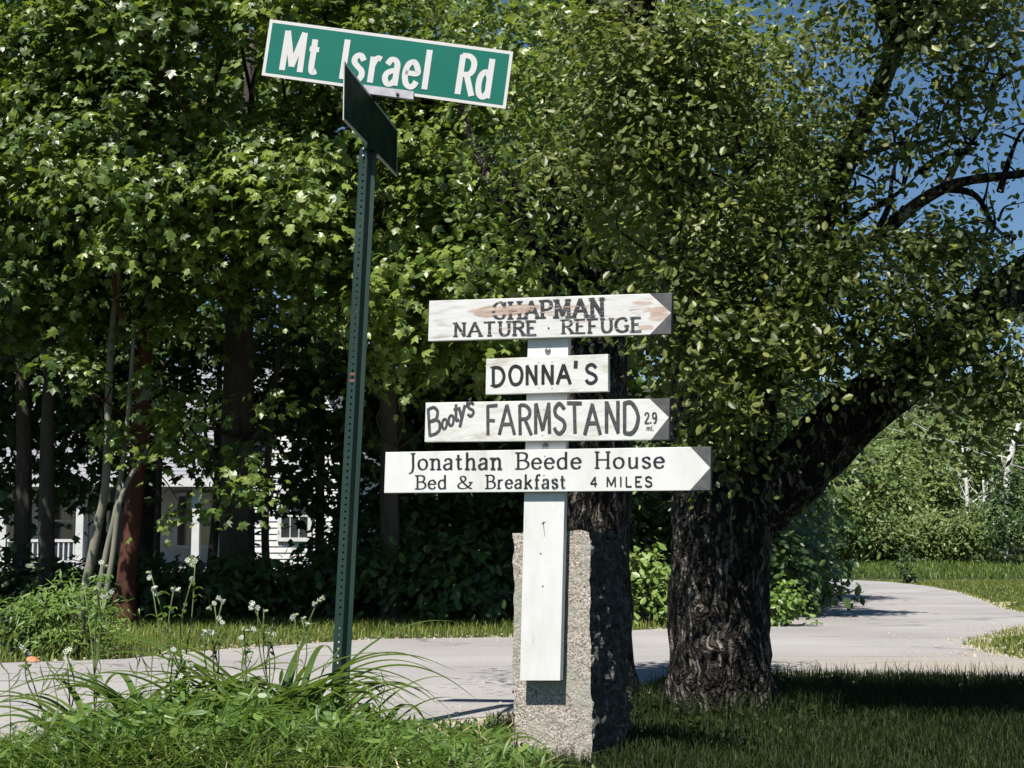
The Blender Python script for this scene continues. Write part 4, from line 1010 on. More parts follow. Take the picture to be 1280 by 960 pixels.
def wall_tree(x, y, zc, r, h, label, trunk_r=.13, bark='bark_dark', n=150, per=42, size=.095, shape='maple', mat='maple', name='maple_tree', group=None, lean=0, low=(), inner=.5, seed=1, tb=0.0, rad=.37, dy=0.0, cat='tree'):
    rs = random.Random(seed)
    t = thing(name, label, cat, (x, y, ground_z(x, y)), group)
    base = Vector((x, y, ground_z(x, y) - .05)); top = Vector((x + lean, y + .1, zc + h * .55))
    cen, d = ellipsoid_centers((x + lean * .7, y + dy, zc), (r, r * (1.1 if dy else 1), h), n, inner, lobes=(24 if dy else 0))
    if low:
        lc = np.array([tuple(P(*q)) for q in low]); cen = np.vstack([cen, lc]); d = np.vstack([d, np.tile([0, -.9, .2], (len(low), 1))])
    mb = MB()
    mid = base.lerp(top, .45) + Vector((rs.uniform(-.12, .12), rs.uniform(-.1, .1), 0))
    trunk_mesh(mb, [base, mid, top], [trunk_r, trunk_r * .8, trunk_r * .2], 12, .12, seed, .35)
    for i in range(12):
        q = cen[rs.randrange(len(cen))]; f = rs.uniform(.35, .85); a = base.lerp(mid, f / .45) if f < .45 else mid.lerp(top, (f - .45) / .55)
        limb_to(mb, a, q, trunk_r * .38 * (1.1 - f), rs)
    for q in low[:]:
        a = base.lerp(top, .3); limb_to(mb, a, P(*q), trunk_r * .14, rs)
    mb.build('trunk', M[bark], t, True)
    foliage('crown', cen, d, per, rad, size, shape, M[mat], t, tbase=tb)
    return t
GW = 'broadleaf trees lining the far side of the road'
lowL = [(95, 455, 12.6), (65, 452, 12.6), (105, 470, 12.7), (340, 500, 12.8), (300, 600, 12.6), (320, 625, 12.6), (290, 590, 12.7), (215, 560, 13), (230, 640, 13), (140, 540, 13), (310, 560, 13), (260, 520, 12.9)]
#          x     y     zc   r    h
wall_tree(-5.4, 14.8, 4.9, 1.9, 2.7, 'leafy maple at the far left edge beyond the road', .13, 'bark_dark', 330, 42, group=GW, seed=1, dy=-1.2)
wall_tree(-3.72, 13.9, 4.9, 1.75, 2.5, 'maple with a red brown trunk standing left, pale stems beside it', .095, 'bark_red', 340, 42, group=GW, low=lowL[:3] + lowL[7:10], seed=2, dy=-.7)
wall_tree(-2.9, 15.4, 5.1, 2.0, 2.5, 'maple with a broad dark trunk between red trunk and street sign pole', .2, 'bark_dark', 340, 42, group=GW, low=lowL[3:7] + lowL[10:], seed=3, dy=-1.6)
wall_tree(-1.2, 14.6, 4.5, 1.8, 2.4, 'bright leaved maple directly behind the street sign pole', .10, 'bark_dark', 350, 42, group=GW, low=[(500, 430, 13.3), (470, 480, 13.3), (540, 470, 13.2), (560, 440, 13.2)], seed=4, tb=.12, dy=-1.2)
wall_tree(.35, 15.2, 4.4, 1.8, 2.9, 'dense maple rising behind the gap above the topmost wooden board', .12, 'bark_dark', 300, 42, group=GW, seed=5, tb=.15, dy=-1.0)
wall_tree(1.85, 15.6, 4.5, 1.5, 2.9, 'maple filling the space behind the big dark tree', .13, 'bark_dark', 250, 42, group=GW, seed=6, dy=-.8)
# shaded, thinner young trees between the first row and the house
for i, (x, y, zc, r, h, nn, lb) in enumerate([(-6.6, 17.0, 2.9, 1.4, 2.2, 240, 'thin shaded young tree at far left before the porch'), (-5.0, 17.6, 3.1, 1.3, 1.9, 230, 'thin shaded young tree before the porch roof, near the pale stems'),
        (-3.6, 17.2, 3.2, 1.2, 1.9, 80, 'thin shaded young tree before the middle of the house roof'), (-2.3, 17.4, 2.9, 1.2, 2.1, 200, 'thin shaded young tree before the white gable'),
        (-1.0, 17.0, 2.6, 1.1, 2.4, 190, 'dense shaded young tree right of the street sign pole'), (.1, 16.9, 2.6, 1.1, 2.4, 190, 'dense shaded young tree behind the left ends of the wooden boards')]):
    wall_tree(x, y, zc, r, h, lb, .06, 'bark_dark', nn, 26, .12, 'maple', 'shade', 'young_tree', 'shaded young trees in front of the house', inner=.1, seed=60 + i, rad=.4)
# second row, taller and darker
for i, (x, y, zc, r, h, lb) in enumerate([(-7.6, 19, 6.6, 2.7, 3.0, 'tall background tree at far left behind the first row'), (-4.9, 19.5, 7.0, 2.7, 3.0, 'tall background tree above the white house roof'),
        (-2.2, 19, 6.4, 2.6, 3.3, 'tall background tree behind the street sign panel'), (.3, 18.8, 5.4, 2.5, 4.4, 'tall deep green tree behind the wooden boards, foliage to the ground'),
        (2.2, 19.5, 5.2, 2.3, 4.4, 'tall deep green tree behind the big dark tree, leftmost of its neighbours')]):
    wall_tree(x, y, zc, r, h, lb, .16, 'bark_dark', 300, 30, .17, 'oval', 'maple', 'background_tree', 'taller trees behind the first row', inner=.4, seed=20 + i, rad=.55)
wall_tree(3.85, 21.5, 2.3, 1.0, 1.7, 'dark roadside tree at the left of the road bend', .12, 'bark_dark', 150, 30, .12, 'oval', 'shade', 'roadside_tree', seed=31, rad=.4)
wall_tree(3.05, 18.2, 1.7, .9, 1.5, 'small dark tree between the big trunk and the road bend', .1, 'bark_dark', 130, 30, .12, 'oval', 'shade', 'roadside_tree', seed=32, rad=.4)

# thin pale stems at left
def stem(pts, r, mat, label, name='sapling_stem', leaf=True, group='thin pale stems beside the red brown trunk'):
    p = [P(*q) for q in pts]; p[0] = Vector((p[0].x, p[0].y, 0))
    t = thing(name, label, 'sapling', p[0], group)
    mb = MB(); trunk_mesh(mb, p, [r, r * .85, r * .6], 8, .1, 3); mb.build('trunk', M[mat], t, True)
    if leaf:
        c = np.array([tuple(p[-1] + Vector((random.uniform(-.4, .4), random.uniform(-.4, .3), random.uniform(-.2, .7)))) for _ in range(9)])
        foliage('crown', c, nrm(RNG.normal(size=(9, 3))), 26, .35, .10, 'maple', M['maple'], t)
stem([(96, 770, 13.2), (122, 660, 13.2), (133, 590, 13.2), (138, 440, 13.4), (150, 330, 13.5)], .045, 'bark_smooth', 'pale sapling stem leaning right, thickest of the pale ones')
stem([(113, 775, 13.0), (133, 690, 13.0), (146, 630, 13.0), (160, 520, 13.2), (168, 400, 13.3)], .03, 'bark_smooth', 'thin pale sapling stem in the middle of the group')
stem([(124, 775, 12.9), (140, 700, 12.9), (152, 620, 12.9), (185, 560, 13.0)], .028, 'bark_smooth', 'thin pale sapling stem nearest the red brown trunk')
stem([(60, 770, 14.5), (58, 600, 14.5), (64, 400, 14.5)], .09, 'bark_dark', 'dark slim trunk left of the pale stems', 'slim_tree', group=None)
stem([(22, 770, 15), (30, 600, 15), (26, 380, 15)], .10, 'bark_dark', 'dark slim trunk closest to the left edge', 'slim_tree', group=None)
stem([(498, 690, 17), (497, 560, 17), (500, 430, 17)], .025, 'birch', 'left white birch stem of the pair behind the wooden boards', 'birch_tree', group=None)
stem([(507, 690, 17.2), (508, 560, 17.2), (512, 430, 17.2)], .025, 'birch', 'right white birch stem of the pair behind the wooden boards', 'birch_tree', group=None)
stem([(335, 770, 16), (332, 620, 16), (350, 420, 16)], .05, 'bark_dark', 'dark slim trunk before the white house, near the pole', 'slim_tree', group=None)
stem([(193, 770, 17), (198, 620, 17), (205, 420, 17)], .045, 'bark_dark', 'dark slim trunk just right of the red brown one', 'slim_tree', group=None)

# shrubs
def shrub(x, y, r, h, label, n=50, per=30, size=.09, shape='oval', mat='shade', group=None, seed=1, tb=0., rad=.3, name='shrub'):
    t = thing(name, label, 'shrub', (x, y, ground_z(x, y)), group); rs = random.Random(seed)
    gz = ground_z(x, y)
    cen, d = ellipsoid_centers((x, y, gz + h * .5), (r, r * .9, h * .5), n, .35, -.8)
    mb = MB()
    for i in range(7):
        q = cen[rs.randrange(len(cen))]; limb_to(mb, (x + rs.uniform(-.08, .08), y + rs.uniform(-.08, .08), gz - .03), q, .02, rs, 5)
    mb.build('stems', M['bark_dark'], t, True)
    foliage('leaves', cen, d, per, rad, size, shape, M[mat], t, tbase=tb)
    return t
shrub(-2.95, 9.75, .42, .56, 'bright green feathery shrub at the road edge on the left', 60, 36, .055, 'lance', 'weed', seed=1, rad=.15, tb=.35)
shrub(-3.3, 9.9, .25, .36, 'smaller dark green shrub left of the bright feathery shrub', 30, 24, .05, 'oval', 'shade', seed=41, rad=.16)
shb = [(-5.6, 14.6, 1.1, .8, 'low shaded shrub at far left under the trees'), (-4.2, 15.2, .9, .7, 'low shaded shrub behind the pale stems'), (-3.0, 14.9, .9, .7, 'low shaded shrub right of the red brown trunk'),
       (-2.0, 15.6, .9, .75, 'low shaded shrub before the white corner wall'), (-1.05, 14.8, .8, .9, 'rounded dark shrub just right of the street sign pole'), (-.35, 14.6, .75, .95, 'rounded dark shrub left of the granite post'),
       (-.6, 16.6, 1.0, 1.7, 'taller shaded shrub behind the rounded ones by the granite post'), (.45, 16.4, 1.0, 2.0, 'tall shaded shrub hidden behind the granite post'), (1.35, 16.2, .9, 2.0, 'tall shaded shrub seen through the gap by the big trunk'),
       (2.3, 16.2, .9, 2.1, 'tall shaded shrub behind the big trunk'), (2.75, 15.7, .6, 1.1, 'dark shrub right of the big trunk'), (3.5, 19.5, .7, 1.6, 'dark shrub against the road bend'), (4.05, 20.3, .5, .9, 'rounded shrub at the road edge by the bend'),
       (-1.6, 17.6, .9, 1.6, 'shaded shrub between the pole and the house corner'), (4.8, 26, 1.1, 2.6, 'dense shrub where the road disappears left'), (4.1, 24, 1.2, 2.8, 'dense shrub behind the road bend shrubs')]
for i, (x, y, r, h, lb) in enumerate(shb):
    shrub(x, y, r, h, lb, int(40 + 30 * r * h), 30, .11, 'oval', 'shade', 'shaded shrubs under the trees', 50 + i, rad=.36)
shrub(1.28, 14.0, .42, .8, 'sunlit lime green shrub in the gap left of the big trunk', 45, 26, .08, 'oval', 'yellow_leaf', seed=80, rad=.22)
shrub(1.0, 14.4, .4, .75, 'sunlit green shrub beside the granite post gap', 35, 26, .08, 'oval', 'weed', seed=81, rad=.22, tb=.2)
shrub(2.55, 13.6, .22, .45, 'small lit shrub just right of the big trunk', 22, 22, .06, 'oval', 'weed', seed=82, rad=.15, tb=.2)
shrub(8.75, 32.2, .22, .75, 'small dark lone bush on the grass beyond the road', 16, 24, .10, 'oval', 'shade', seed=83, rad=.18)

# ------------------------------------------------------------------ the big old tree on the right and its neighbour trunk
def big_tree():
    base = P(903, 890, 6.35); base.z = 0
    t = thing('apple_tree', 'big old tree with dark forked trunk and long limb reaching right', 'tree', base)
    rs = random.Random(5); D = 6.35
    mb = MB()
    trunk_mesh(mb, [Vector((base.x, base.y, -.1)), P(900, 800, D), P(898, 700, D), P(903, 620, D), P(900, 540, D)], [.222, .205, .20, .205, .15], 80, .17, 2, .06)
    trunk_mesh(mb, [P(925, 660, D), P(985, 600, D - .05), P(1060, 525, D - .1), P(1160, 445, D - .15), P(1250, 375, D - .2), P(1340, 300, D - .3), P(1450, 180, D - .4)], [.12, .14, .13, .115, .105, .09, .08], 40, .18, 4)
    trunk_mesh(mb, [P(890, 620, D), P(872, 540, D), P(868, 460, D + .1), P(850, 350, D + .1), P(830, 200, D), P(800, 40, D - .2)], [.15, .12, .10, .085, .065, .04], 24, .13, 6)
    trunk_mesh(mb, [P(915, 600, D), P(950, 500, D), P(975, 430, D), P(1030, 350, D - .1), P(1090, 300, D - .2), P(1180, 235, D - .35), P(1290, 215, D - .5)], [.12, .085, .06, .042, .034, .024, .015], 16, .2, 8)
    trunk_mesh(mb, [P(960, 470, D), P(1010, 330, D), P(1060, 200, D - .2), P(1120, 60, D - .4), P(1160, -80, D - .7)], [.07, .055, .045, .035, .03], 14, .1, 10)
    # limbs up and forward that carry the shade
    heads = [P(800, 40, D - .2), P(1060, 240, D - .2), P(1160, 445, D - .15), P(850, 350, D + .1), P(1250, 375, D - .2), P(1120, 60, D - .4)]
    sh = [(-.8, 6.2, 3.6), (1.6, 2.2, 4.0), (.6, 4.9, 3.6), (1.5, 4.0, 4.2), (2.6, 3.4, 4.0), (3.4, 4.6, 3.8), (1.7, 5.2, 3.8), (2.5, 5.6, 4.1), (.2, 6.0, 3.7), (3.6, 3.2, 3.2)]
    for s in sh:
        a = min(heads, key=lambda q: (q - Vector(s)).length); limb_to(mb, a, s, .045, rs, 8)
    # fine twiggy branches against the sky
    tw = [((1030, 350), (1075, 190)), ((1090, 300), (1130, 180)), ((1180, 235), (1240, 120)), ((1060, 280), (1150, 215)), ((1060, 200), (1190, 170)), ((1160, 445), (1140, 330)), ((1200, 410), (1215, 300)),
          ((1250, 375), (1235, 240)), ((1100, 490), (1080, 380)), ((1010, 330), (1060, 260)), ((1120, 60), (1230, 90)), ((1090, 300), (1190, 350)), ((1180, 235), (1270, 300)), ((1230, 390), (1290, 330)), ((1060, 525), (1040, 420)),
          ((1180, 430), (1170, 350)), ((1140, 460), (1110, 420)), ((1240, 120), (1285, 60)), ((1150, 215), (1225, 180)), ((1250, 240), (1290, 150))]
    ends = []
    for a, b in tw:
        A_ = P(*a, D - .15 + rs.uniform(-.1, .1)); B_ = P(*b, D - .25 + rs.uniform(-.35, .3)); m1, m2 = limb_to(mb, A_, B_, .018, rs, 6, .1)
        for _ in range(4):
            s = m1.lerp(B_, rs.random()); e_ = s + Vector((rs.uniform(-.25, .25), rs.uniform(-.2, .2), rs.uniform(-.15, .28))); limb_to(mb, s, e_, .007, rs, 4, .15); ends.append(e_)
        ends.append(B_)
    for _ in range(46):
        A_ = P(rs.uniform(830, 1000), rs.uniform(120, 480), D - .1); B_ = P(rs.uniform(760, 1020), rs.uniform(60, 460), D - rs.uniform(.4, .75))
        if (A_ - B_).length < 1.1: limb_to(mb, A_, B_, .008, rs, 4, .15)
    mb.build('trunk', M['bark'], t, True)
    cs = []
    def clump(px0, px1, py0, py1, D0, D1, n, hole=None):
        k = 0; sub = [(rs.uniform(px0, px1), rs.uniform(py0, py1), rs.uniform(D0, D1)) for _ in range(max(3, n // 8))]
        while k < n:
            px, py = rs.uniform(px0, px1), rs.uniform(py0, py1); dd = rs.uniform(D0, D1)
            if rs.random() < .62:
                c_ = rs.choice(sub); px = c_[0] + rs.gauss(0, 26); py = c_[1] + rs.gauss(0, 20); dd = c_[2] + rs.gauss(0, .07)
            if hole and hole(px, py): continue
            if px > 1000 and abs(py - np.interp(px, [1000, 1060, 1160, 1250, 1340], [590, 525, 445, 375, 300])) < 52: continue
            cs.append(tuple(P(px, py, dd))); k += 1
    clump(770, 1005, 60, 400, 5.7, 6.4, 185)            # left lit mass
    clump(810, 1030, 380, 540, 5.7, 6.2, 62, lambda a, b: a > 930 and b > 450 or a < 860 and b > 450)
    clump(690, 900, -40, 250, 5.7, 6.4, 66)
    clump(1000, 1300, -90, 45, 5.4, 6.3, 60)           # above the sky gap
    clump(1020, 1290, 60, 300, 5.6, 6.3, 22)
    clump(1050, 1290, 300, 400, 5.6, 6.3, 36)
    clump(1040, 1200, 400, 450, 5.8, 6.2, 8)
    clump(1190, 1290, 430, 520, 5.6, 6.0, 20)
    for _ in range(14): cs.append(tuple(P(rs.uniform(1170, 1290), rs.uniform(415, 490), rs.uniform(5.75, 5.95))))
    for _ in range(12): cs.append(tuple(P(rs.uniform(1060, 1290), rs.uniform(330, 420), rs.uniform(5.6, 5.8))))
    clump(1150, 1200, 520, 555, 5.8, 5.9, 2)
    tight = len(cs)
    for e_ in ends: cs.append(tuple(e_))
    tight2 = len(cs)
    # unseen canopy above the frame, spread over the camera to darken lawn and trunk
    for _ in range(800):
        x = rs.uniform(.5, 5.6); y = rs.uniform(-.5, 5.7); z = rs.uniform(3.3, 4.8)
        if x < .7 and y < 5.4: continue
        cs.append((x, y, z + .15))
    for _ in range(60): cs.append((rs.uniform(.5, 1.9), rs.uniform(4.3, 5.8), rs.uniform(3.2, 4.2)))
    for _ in range(200): cs.append((rs.uniform(.7, 4.0), rs.uniform(1.2, 4.2), rs.uniform(3.2, 4.4)))
    for _ in range(24): cs.append((rs.uniform(-1.0, -.3), rs.uniform(5.7, 6.7), rs.uniform(3.35, 3.8)))
    for _ in range(60): cs.append((rs.uniform(-.55, .2), rs.uniform(5.7, 6.7), rs.uniform(3.3, 3.8)))
    cs = np.array(cs); out = nrm(RNG.normal(size=cs.shape) * np.array([1, 1, .5]) + np.array([-.2, -.6, .2]))
    # the 300 largest visible leaves as parts, all others as one mesh
    pA = sprays(cs[:tight], out[:tight], 84, .24, .42); pB = sprays(cs[tight:tight2], out[tight:tight2], 11, .16, .6); pC = sprays(cs[tight2:], out[tight2:], 32, .32, .5)
    pos, o2, rnd = (np.concatenate([a[i] for a in (pA, pB, pC)]) for i in range(3))
    N_, T_ = leaf_frames(len(pos), o2, .9, .5, .6, .6)
    d = pos - np.array(CAM); dist = np.linalg.norm(d, axis=1)
    v_ = d[:, 2] * CP - d[:, 1] * SP; w_ = d[:, 1] * CP + d[:, 2] * SP
    vis = (np.abs(d[:, 0] / w_) < .35) & (np.abs(v_ / w_) < .26) & (w_ > 0)
    order = np.argsort(np.where(vis, dist, 99)); near = order[:300]; rest = np.ones(len(pos), bool); rest[near] = False
    v, f, m = leaf_mesh_arrays(pos[rest], N_[rest], T_[rest], .038, 'oval')
    o = np_mesh('crown', v, f, M['apple'], t, np.repeat(np.clip(rnd[rest] * .5 + RNG.uniform(0, .5, rest.sum()), 0, 1), m)); o['kind'] = 'stuff'
    protos = []
    for k in range(5):
        me = bpy.data.meshes.new('leaf'); me.from_pydata([((x) * .044, (y - .45) * .044, z * .044 * (1 + .3 * k)) for x, y, z in OVAL_V.tolist()], [], [tuple(q) for q in OVAL_F.tolist()])
        me.materials.append(M['apple']); a = me.attributes.new('tint', 'FLOAT', 'FACE'); a.data.foreach_set('value', [.15 + .18 * k] * 2); protos.append(me)
    for i in near:
        lo = bpy.data.objects.new('leaf', protos[i % 5]); COL.objects.link(lo); lo.parent = t
        Tn = Vector(T_[i]); Nn = Vector(N_[i]); Xn = Tn.cross(Nn)
        mt = Matrix(((Xn.x, Tn.x, Nn.x), (Xn.y, Tn.y, Nn.y), (Xn.z, Tn.z, Nn.z))).to_4x4(); mt.translation = Vector(pos[i]) - Vector(t.location)
        lo.matrix_local = mt
    return t
big_tree()
def second_trunk():
    D = 7.3; base = P(722, 880, D); base.z = 0
    t = thing('shaded_tree', 'dark shaded tree trunk directly behind the granite post', 'tree', base); rs = random.Random(8)
    mb = MB(); trunk_mesh(mb, [Vector((base.x, base.y, -.1)), P(722, 700, D), P(724, 560, D), P(722, 440, D), P(715, 330, D), P(705, 180, D)], [.275, .255, .25, .24, .15, .06], 36, .13, 12, .2)
    ends = []
    for px, py, dd in [(600, 180, 7.0), (680, 120, 6.9), (780, 200, 7.0), (640, 300, 7.0), (800, 330, 7.0), (560, 60, 7.2), (700, 20, 7)]:
        e_ = P(px, py, dd); limb_to(mb, P(716, 360, D), e_, .05, rs, 8); ends.append(e_)
    mb.build('trunk', M['bark'], t, True)
    cs = []
    for _ in range(85):
        px = rs.uniform(590, 840); py = rs.uniform(-20, 370); cs.append(tuple(P(px, py, rs.uniform(6.6, 7.4))))
    cs = np.array(cs); out = nrm(RNG.normal(size=cs.shape) * .6 + np.array([-.2, -.8, .2]))
    foliage('crown', cs, out, 38, .32, .06, 'oval', M['maple'], t, flat=.5, tbase=.1)
second_trunk()
# weeds at the foot of the big tree and the granite post
fc = np.array([(random.uniform(.25, 1.25), random.uniform(5.3, 6.9), random.uniform(.0, .08)) for _ in range(150)])
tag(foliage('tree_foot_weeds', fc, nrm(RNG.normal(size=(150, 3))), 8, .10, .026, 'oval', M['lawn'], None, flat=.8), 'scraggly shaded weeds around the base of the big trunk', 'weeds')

# ------------------------------------------------------------------ house
def house():
    D = 31.0; s = D / F
    def X(px): return (px - 640) * s
    def Zp(py): return CAMZ + (690 - py) * s * 1.0
    base = Vector((X(200), D, 0))
    t = thing('white_house', 'white clapboard farmhouse with grey roof and porch half hidden behind the trees', 'house', base)
    x0, x1 = X(-230), X(335); gx0, gx1 = X(322), X(452)
    ze = Zp(601); zr = Zp(425)
    # clapboard walls: each board a proud strip
    def clap(mb, xa, xb, y, za, zb_f, step=.13):
        z = za; k = 0
        while z < zb_f((xa + xb) / 2):
            mb.add([(xa, y, z), (xb, y, z), (xb, y, z + step), (xa, y, z + step), (xa, y - .018, z), (xb, y - .018, z)], [(4, 5, 2, 3), (4, 0, 1, 5)])
            z += step
    mb = MB(); yw = D + 1.6
    mb.box((x0, yw + .02, 0), (x1, D + 8, ze + .55)); clap(mb, x0, x1, yw, 0.3, lambda x: ze + .4); mb.build('wall', M['siding'], t)
    # roof, slope with shingle courses
    mb = MB(); ny = 34
    for k in range(ny):
        a, b = k / ny, (k + 1) / ny; ya, yb = D - .5 + (5.3) * a, D - .5 + 5.3 * b; za, zb = ze + (zr - ze) * a, ze + (zr - ze) * b
        mb.add([(x0 - .4, ya, za + .02), (gx0 + .3, ya, za + .02), (gx0 + .3, yb, zb), (x0 - .4, yb, zb), (x0 - .4, ya, za - .01), (gx0 + .3, ya, za - .01)], [(0, 1, 2, 3), (4, 5, 1, 0)])
    mb.add([(x0 - .4, D + 4.8, zr), (gx0 + .3, D + 4.8, zr), (gx0 + .3, D + 9.5, ze), (x0 - .4, D + 9.5, ze)], [(0, 1, 2, 3)])
    rf = mb.build('roof', M['shingle'], t)
    mb = MB(); mb.box((x0 - .4, D - .54, ze - .16), (gx0 + .3, D - .502, ze + .012)); mb.build('eave_board', M['siding'], t)
    mb = MB(); mb.box((x0 + 3.4, D + 4.4, zr - .3), (x0 + 4.0, D + 5.0, zr + .9)); mb.build('chimney', M['bark_red'], rf)
    # porch floor, columns, rail
    mb = MB(); mb.box((x0, D - .4, .28), (gx0 - .02, yw - .03, .38)); mb.build('porch_floor', M['porch_wood'], t)
    for px in (-160, -75, 12, 107, 185, 250, 312):
        mb = MB(); mb.box((X(px) - .08, D - .3, .381), (X(px) + .08, D - .14, ze - .17)); mb.box((X(px) - .11, D - .33, .384), (X(px) + .11, D - .11, .5)); mb.build('porch_column', M['siding'], t)
    mb = MB(); zz = Zp(676); mb.box((X(14), D - .26, zz - .03), (X(105), D - .20, zz + .03)); mb.box((X(14), D - .26, .48), (X(105), D - .20, .52)); mb.build('porch_rail', M['siding'], t)
    for k in range(14):
        bx = X(18 + k * 6.3); mb = MB(); mb.box((bx - .015, D - .245, .522), (bx + .015, D - .215, zz - .032)); mb.build('baluster', M['siding'], t)
    def window(px, za, zb, w_, y):
        xa = X(px) - w_ / 2; xb = xa + w_; mb = MB(); f_ = .08
        mb.box((xa - f_, y - .07, za - f_), (xa, y - .02, zb + f_)); mb.box((xb, y - .07, za - f_), (xb + f_, y - .02, zb + f_))
        mb.box((xa, y - .068, zb), (xb, y - .02, zb + f_)); mb.box((xa, y - .075, za - f_), (xb, y - .02, za))
        mb.box((xa, y - .06, (za + zb) / 2 - .02), (xb, y - .03, (za + zb) / 2 + .02))
        for q in (1, 2): mb.box((xa + w_ * q / 3 - .01, y - .055, za + .001), (xa + w_ * q / 3 + .01, y - .035, (za + zb) / 2 - .021)); mb.box((xa + w_ * q / 3 - .01, y - .055, (za + zb) / 2 + .021), (xa + w_ * q / 3 + .01, y - .035, zb - .001))
        fr = mb.build('window', M['siding'], t)
        for q in range(3):
            for (u0, u1) in ((za, (za + zb) / 2 - .021), ((za + zb) / 2 + .021, zb)):
                mb = MB(); mb.box((xa + w_ * q / 3 + .011, y - .046, u0 + .002), (xa + w_ * (q + 1) / 3 - .011, y - .042, u1 - .002)); mb.build('pane', M['glass'], fr)
    for px in (-110, -20, 60, 225, 285): window(px, .85, 1.95, .75, yw)
    mb = MB(); mb.box((X(140) - .45, yw - .06, .385), (X(140) + .45, yw - .021, 2.1)); dr = mb.build('door', M['grey_paint'], t)
    disc(dr, 'door_knob', Vector((X(140) + .34, yw - .06, 1.1)), Vector((0, -1, 0)), .03, .05, M['bolt'])
    # gabled wing
    pk = (gx0 + gx1) / 2; zeg = Zp(560); zpk = Zp(440); yg = D - .7
    mb = MB()
    mb.add([(gx0, yg, 0), (gx1, yg, 0), (gx1, yg, zeg), (pk, yg, zpk), (gx0, yg, zeg), (gx0, D + 7, 0), (gx1, D + 7, 0), (gx1, D + 7, zeg), (pk, D + 7, zpk), (gx0, D + 7, zeg)],
           [(0, 1, 2, 3, 4), (9, 8, 7, 6, 5), (0, 4, 9, 5), (1, 6, 7, 2)])
    z = .3
    while z < zpk - .2:
        hw = (gx1 - gx0) / 2 * (1 if z < zeg else max(0, (zpk - z - .13) / (zpk - zeg)))
        if z < zeg and z + .13 > zeg: hw = (gx1 - gx0) / 2 * .93
        mb.add([(pk - hw, yg - .002, z), (pk + hw, yg - .002, z), (pk + hw, yg - .004, z + .13), (pk - hw, yg - .004, z + .13), (pk - hw, yg - .024, z), (pk + hw, yg - .024, z)], [(4, 5, 2, 3), (0, 1, 5, 4)]); z += .13
    mb.build('gable_wall', M['siding'], t)
    mb = MB()
    for s_ in (-1, 1):
        ex_ = pk + s_ * ((gx1 - gx0) / 2 + .25); zz2 = zeg - .25 * (zpk - zeg) / ((gx1 - gx0) / 2)
        mb.prism([(pk, yg - .3, zpk + .03), (ex_, yg - .3, zz2 + .03), (ex_, yg - .3, zz2 + .13), (pk, yg - .3, zpk + .15)], (0, 8, 0))
    mb.build('gable_roof', M['shingle'], t)
    window(376, 1.0, 1.9, .55, yg); window(388, 2.6, 3.5, .6, yg)
    mb = MB(); mb.box((gx1 - .12, yg - .04, .0), (gx1 + .02, yg + .1, zeg - .05)); mb.box((X(405) - .05, yg - .045, 0), (X(405) + .05, yg - .026, zeg - .5)); mb.build('corner_board', M['siding'], t)
    # dormer
    dx = X(127); mb = MB(); mb.add([(dx - .7, D + .6, ze + .6), (dx + .7, D + .6, ze + .6), (dx + .7, D + .6, ze + 1.7), (dx, D + .6, ze + 2.3), (dx - .7, D + .6, ze + 1.7), (dx - .7, D + 4, ze + .6), (dx + .7, D + 4, ze + .6), (dx + .7, D + 4, ze + 1.7), (dx, D + 4, ze + 2.3), (dx - .7, D + 4, ze + 1.7)],
                                  [(0, 1, 2, 3, 4), (0, 4, 9, 5), (1, 6, 7, 2), (2, 7, 8, 3), (3, 8, 9, 4)]); mb.build('dormer', M['siding'], t)
    window(127, ze + .85, ze + 1.6, .6, D + .6)
    return t
house()

# ------------------------------------------------------------------ far trees, birches, wire, scrap
def far_tree(px, D, top_py, r, label, kind=0, n=110, mat='far'):
    x = (px - 640) / F * D; gz = ground_z(x, D); topz = CAMZ + (690 - top_py) / F * D
    h = (topz - gz) * .5
    return wall_tree(x, D, gz + h * 1.02, r, h, label, .12, 'birch' if kind == 1 else 'bark_smooth', n * 2, 34, .17, 'oval', mat, 'far_tree', 'trees beyond the far bend of the road', inner=.45, seed=int(px), rad=.6)
far = [(985, 46, 560, 3.0, 0), (1040, 48, 545, 2.6, 0), (1085, 50, 548, 1.7, 0), (1118, 54, 520, 1.9, 1), (1150, 52, 560, 1.6, 0), (1172, 58, 512, 1.8, 0), (1205, 54, 530, 1.7, 1), (1235, 60, 500, 1.9, 0), (1262, 55, 505, 1.8, 1), (1290, 60, 470, 2.2, 0),
       (1330, 55, 500, 2.4, 0), (1120, 74, 515, 3.2, 0), (1190, 76, 500, 3.2, 0), (1260, 78, 490, 3.4, 0), (1380, 58, 480, 2.6, 0), (900, 46, 540, 3.0, 0), (810, 48, 540, 3.0, 0), (720, 46, 540, 3.0, 0)]
flb = ['far tree hidden behind the roadside shrubs', 'far tree just above the vanishing road', 'lighter rounded far tree left of the hillside group', 'birch like far tree with pale trunk rising above the meadow', 'lower round far tree among the birches',
       'tall far tree behind the lower round one', 'far birch left of the leaning white birch', 'tallest green far tree at right', 'far birch at the right edge', 'far tree cut by the right edge of the photo', 'far tree outside the right edge', 'hindmost far tree left of the birches', 'hindmost far tree above the birches', 'hindmost far tree above the leaning birch', 'outermost far tree to the right',
       'far tree behind the big trunk', 'far tree seen through the gap beside the granite post', 'far tree behind the granite post']
for (px, D, tp, r, k), lb in zip(far, flb): far_tree(px, D, tp, r, lb, k)
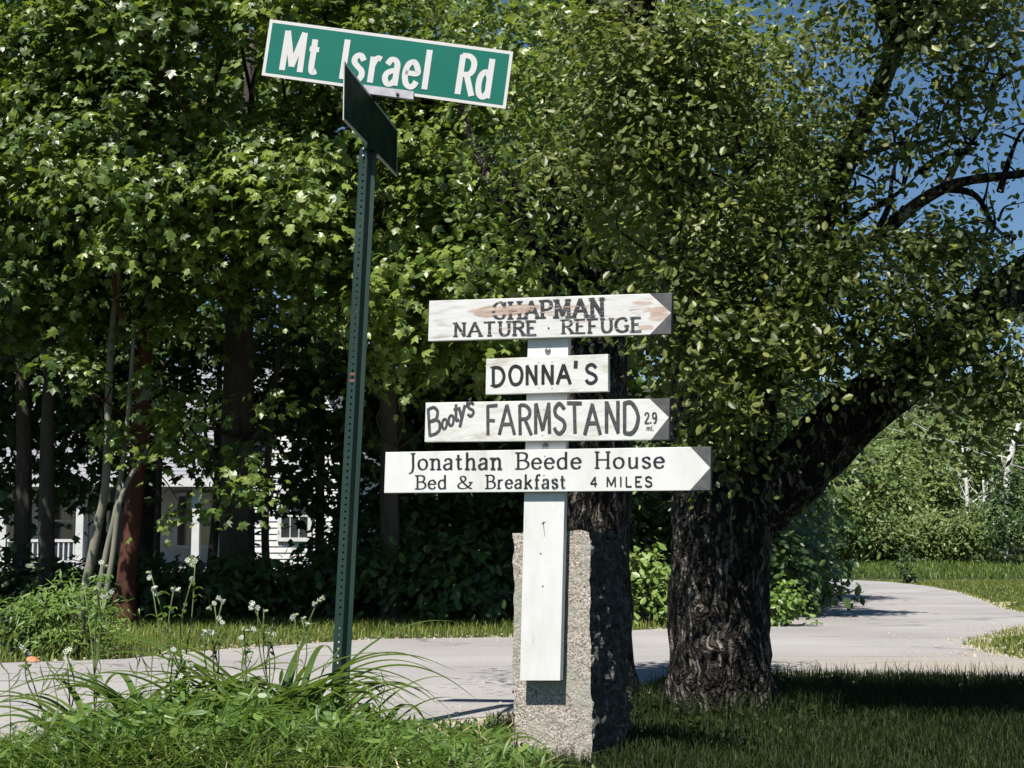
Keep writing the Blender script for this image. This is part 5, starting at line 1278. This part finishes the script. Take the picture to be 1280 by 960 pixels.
for i, (px, D, h_, lb) in enumerate([(1100, 46, 1.6, 'shrub at the forest edge left of the meadow top'), (1150, 47, 1.9, 'shrub at the forest edge in the middle of the meadow top'), (1190, 46, 1.7, 'dark shrub at the forest edge below the birches'), (1230, 47, 2.1, 'shrub at the forest edge right of the birches'), (1275, 44, 3.2, 'dark low tree form at the right edge of the meadow')]):
    x = (px - 640) / F * D; shrub(x, D, 1.3, h_, lb, 90, 30, .14, 'oval', 'shade' if i in (4,) else 'far', 'shrubs along the far forest edge', 90 + i, rad=.5)
def bare_birch(pts, D, r, label):
    p = [P(a, b, D) for a, b in pts]; p[0].z = ground_z(p[0].x, D)
    t = thing('white_birch', label, 'tree', p[0], 'white birches beyond the meadow'); mb = MB(); trunk_mesh(mb, p, [r, r * .8, r * .4], 8, .05, 1)
    rs = random.Random(int(pts[0][0]))
    for k in range(7):
        a = p[1].lerp(p[-1], rs.uniform(0, .9)); limb_to(mb, a, a + Vector((rs.uniform(-1, 1), 0, rs.uniform(.3, 1.2))), r * .35, rs, 5)
    mb.build('trunk', M['birch'], t, True)
bare_birch([(1256, 715), (1258, 610), (1266, 560), (1283, 500), (1300, 440)], 48, .13, 'leaning white birch at the right edge above the meadow')
bare_birch([(1212, 715), (1210, 640), (1206, 580), (1203, 560)], 47.5, .08, 'thin upright white birch in the middle of the far trees')
bare_birch([(1238, 715), (1232, 660), (1229, 600)], 47, .07, 'thin white birch left of the leaning one')
wt = thing('overhead_wire', 'thin overhead utility wires crossing the far trees at right', 'wire', P(1150, 540, 40))
for a, b in (((1090, 530), (1330, 556)), ((1090, 500), (1330, 600))):
    mb = MB(); p0, p1 = P(*a, 44), P(*b, 36); pts = [p0.lerp(p1, k / 10) - Vector((0, 0, .25 * math.sin(math.pi * k / 10))) for k in range(11)]
    mb.tube(pts, [.012] * 11, 5); mb.build('wire', M['wire'], wt, True)
# small orange scrap on the far edge of the road
c = G(40, 831); mb = MB(); rs = random.Random(2)
pts = [(c.x + (i / 5 - .5) * .085 + rs.uniform(-.004, .004), c.y + (j / 3 - .5) * .05 + rs.uniform(-.004, .004), .018 + (0 if i in (0, 5) or j in (0, 3) else .026) + rs.uniform(0, .008)) for j in range(4) for i in range(6)]
mb.add(pts, [(j * 6 + i, j * 6 + i + 1, (j + 1) * 6 + i + 1, (j + 1) * 6 + i) for j in range(3) for i in range(5)])
o = mb.build('litter_scrap', M['orange'], loc=(c.x, c.y, 0)); tag(o, 'small crumpled orange scrap lying on the far road edge at left', 'litter')
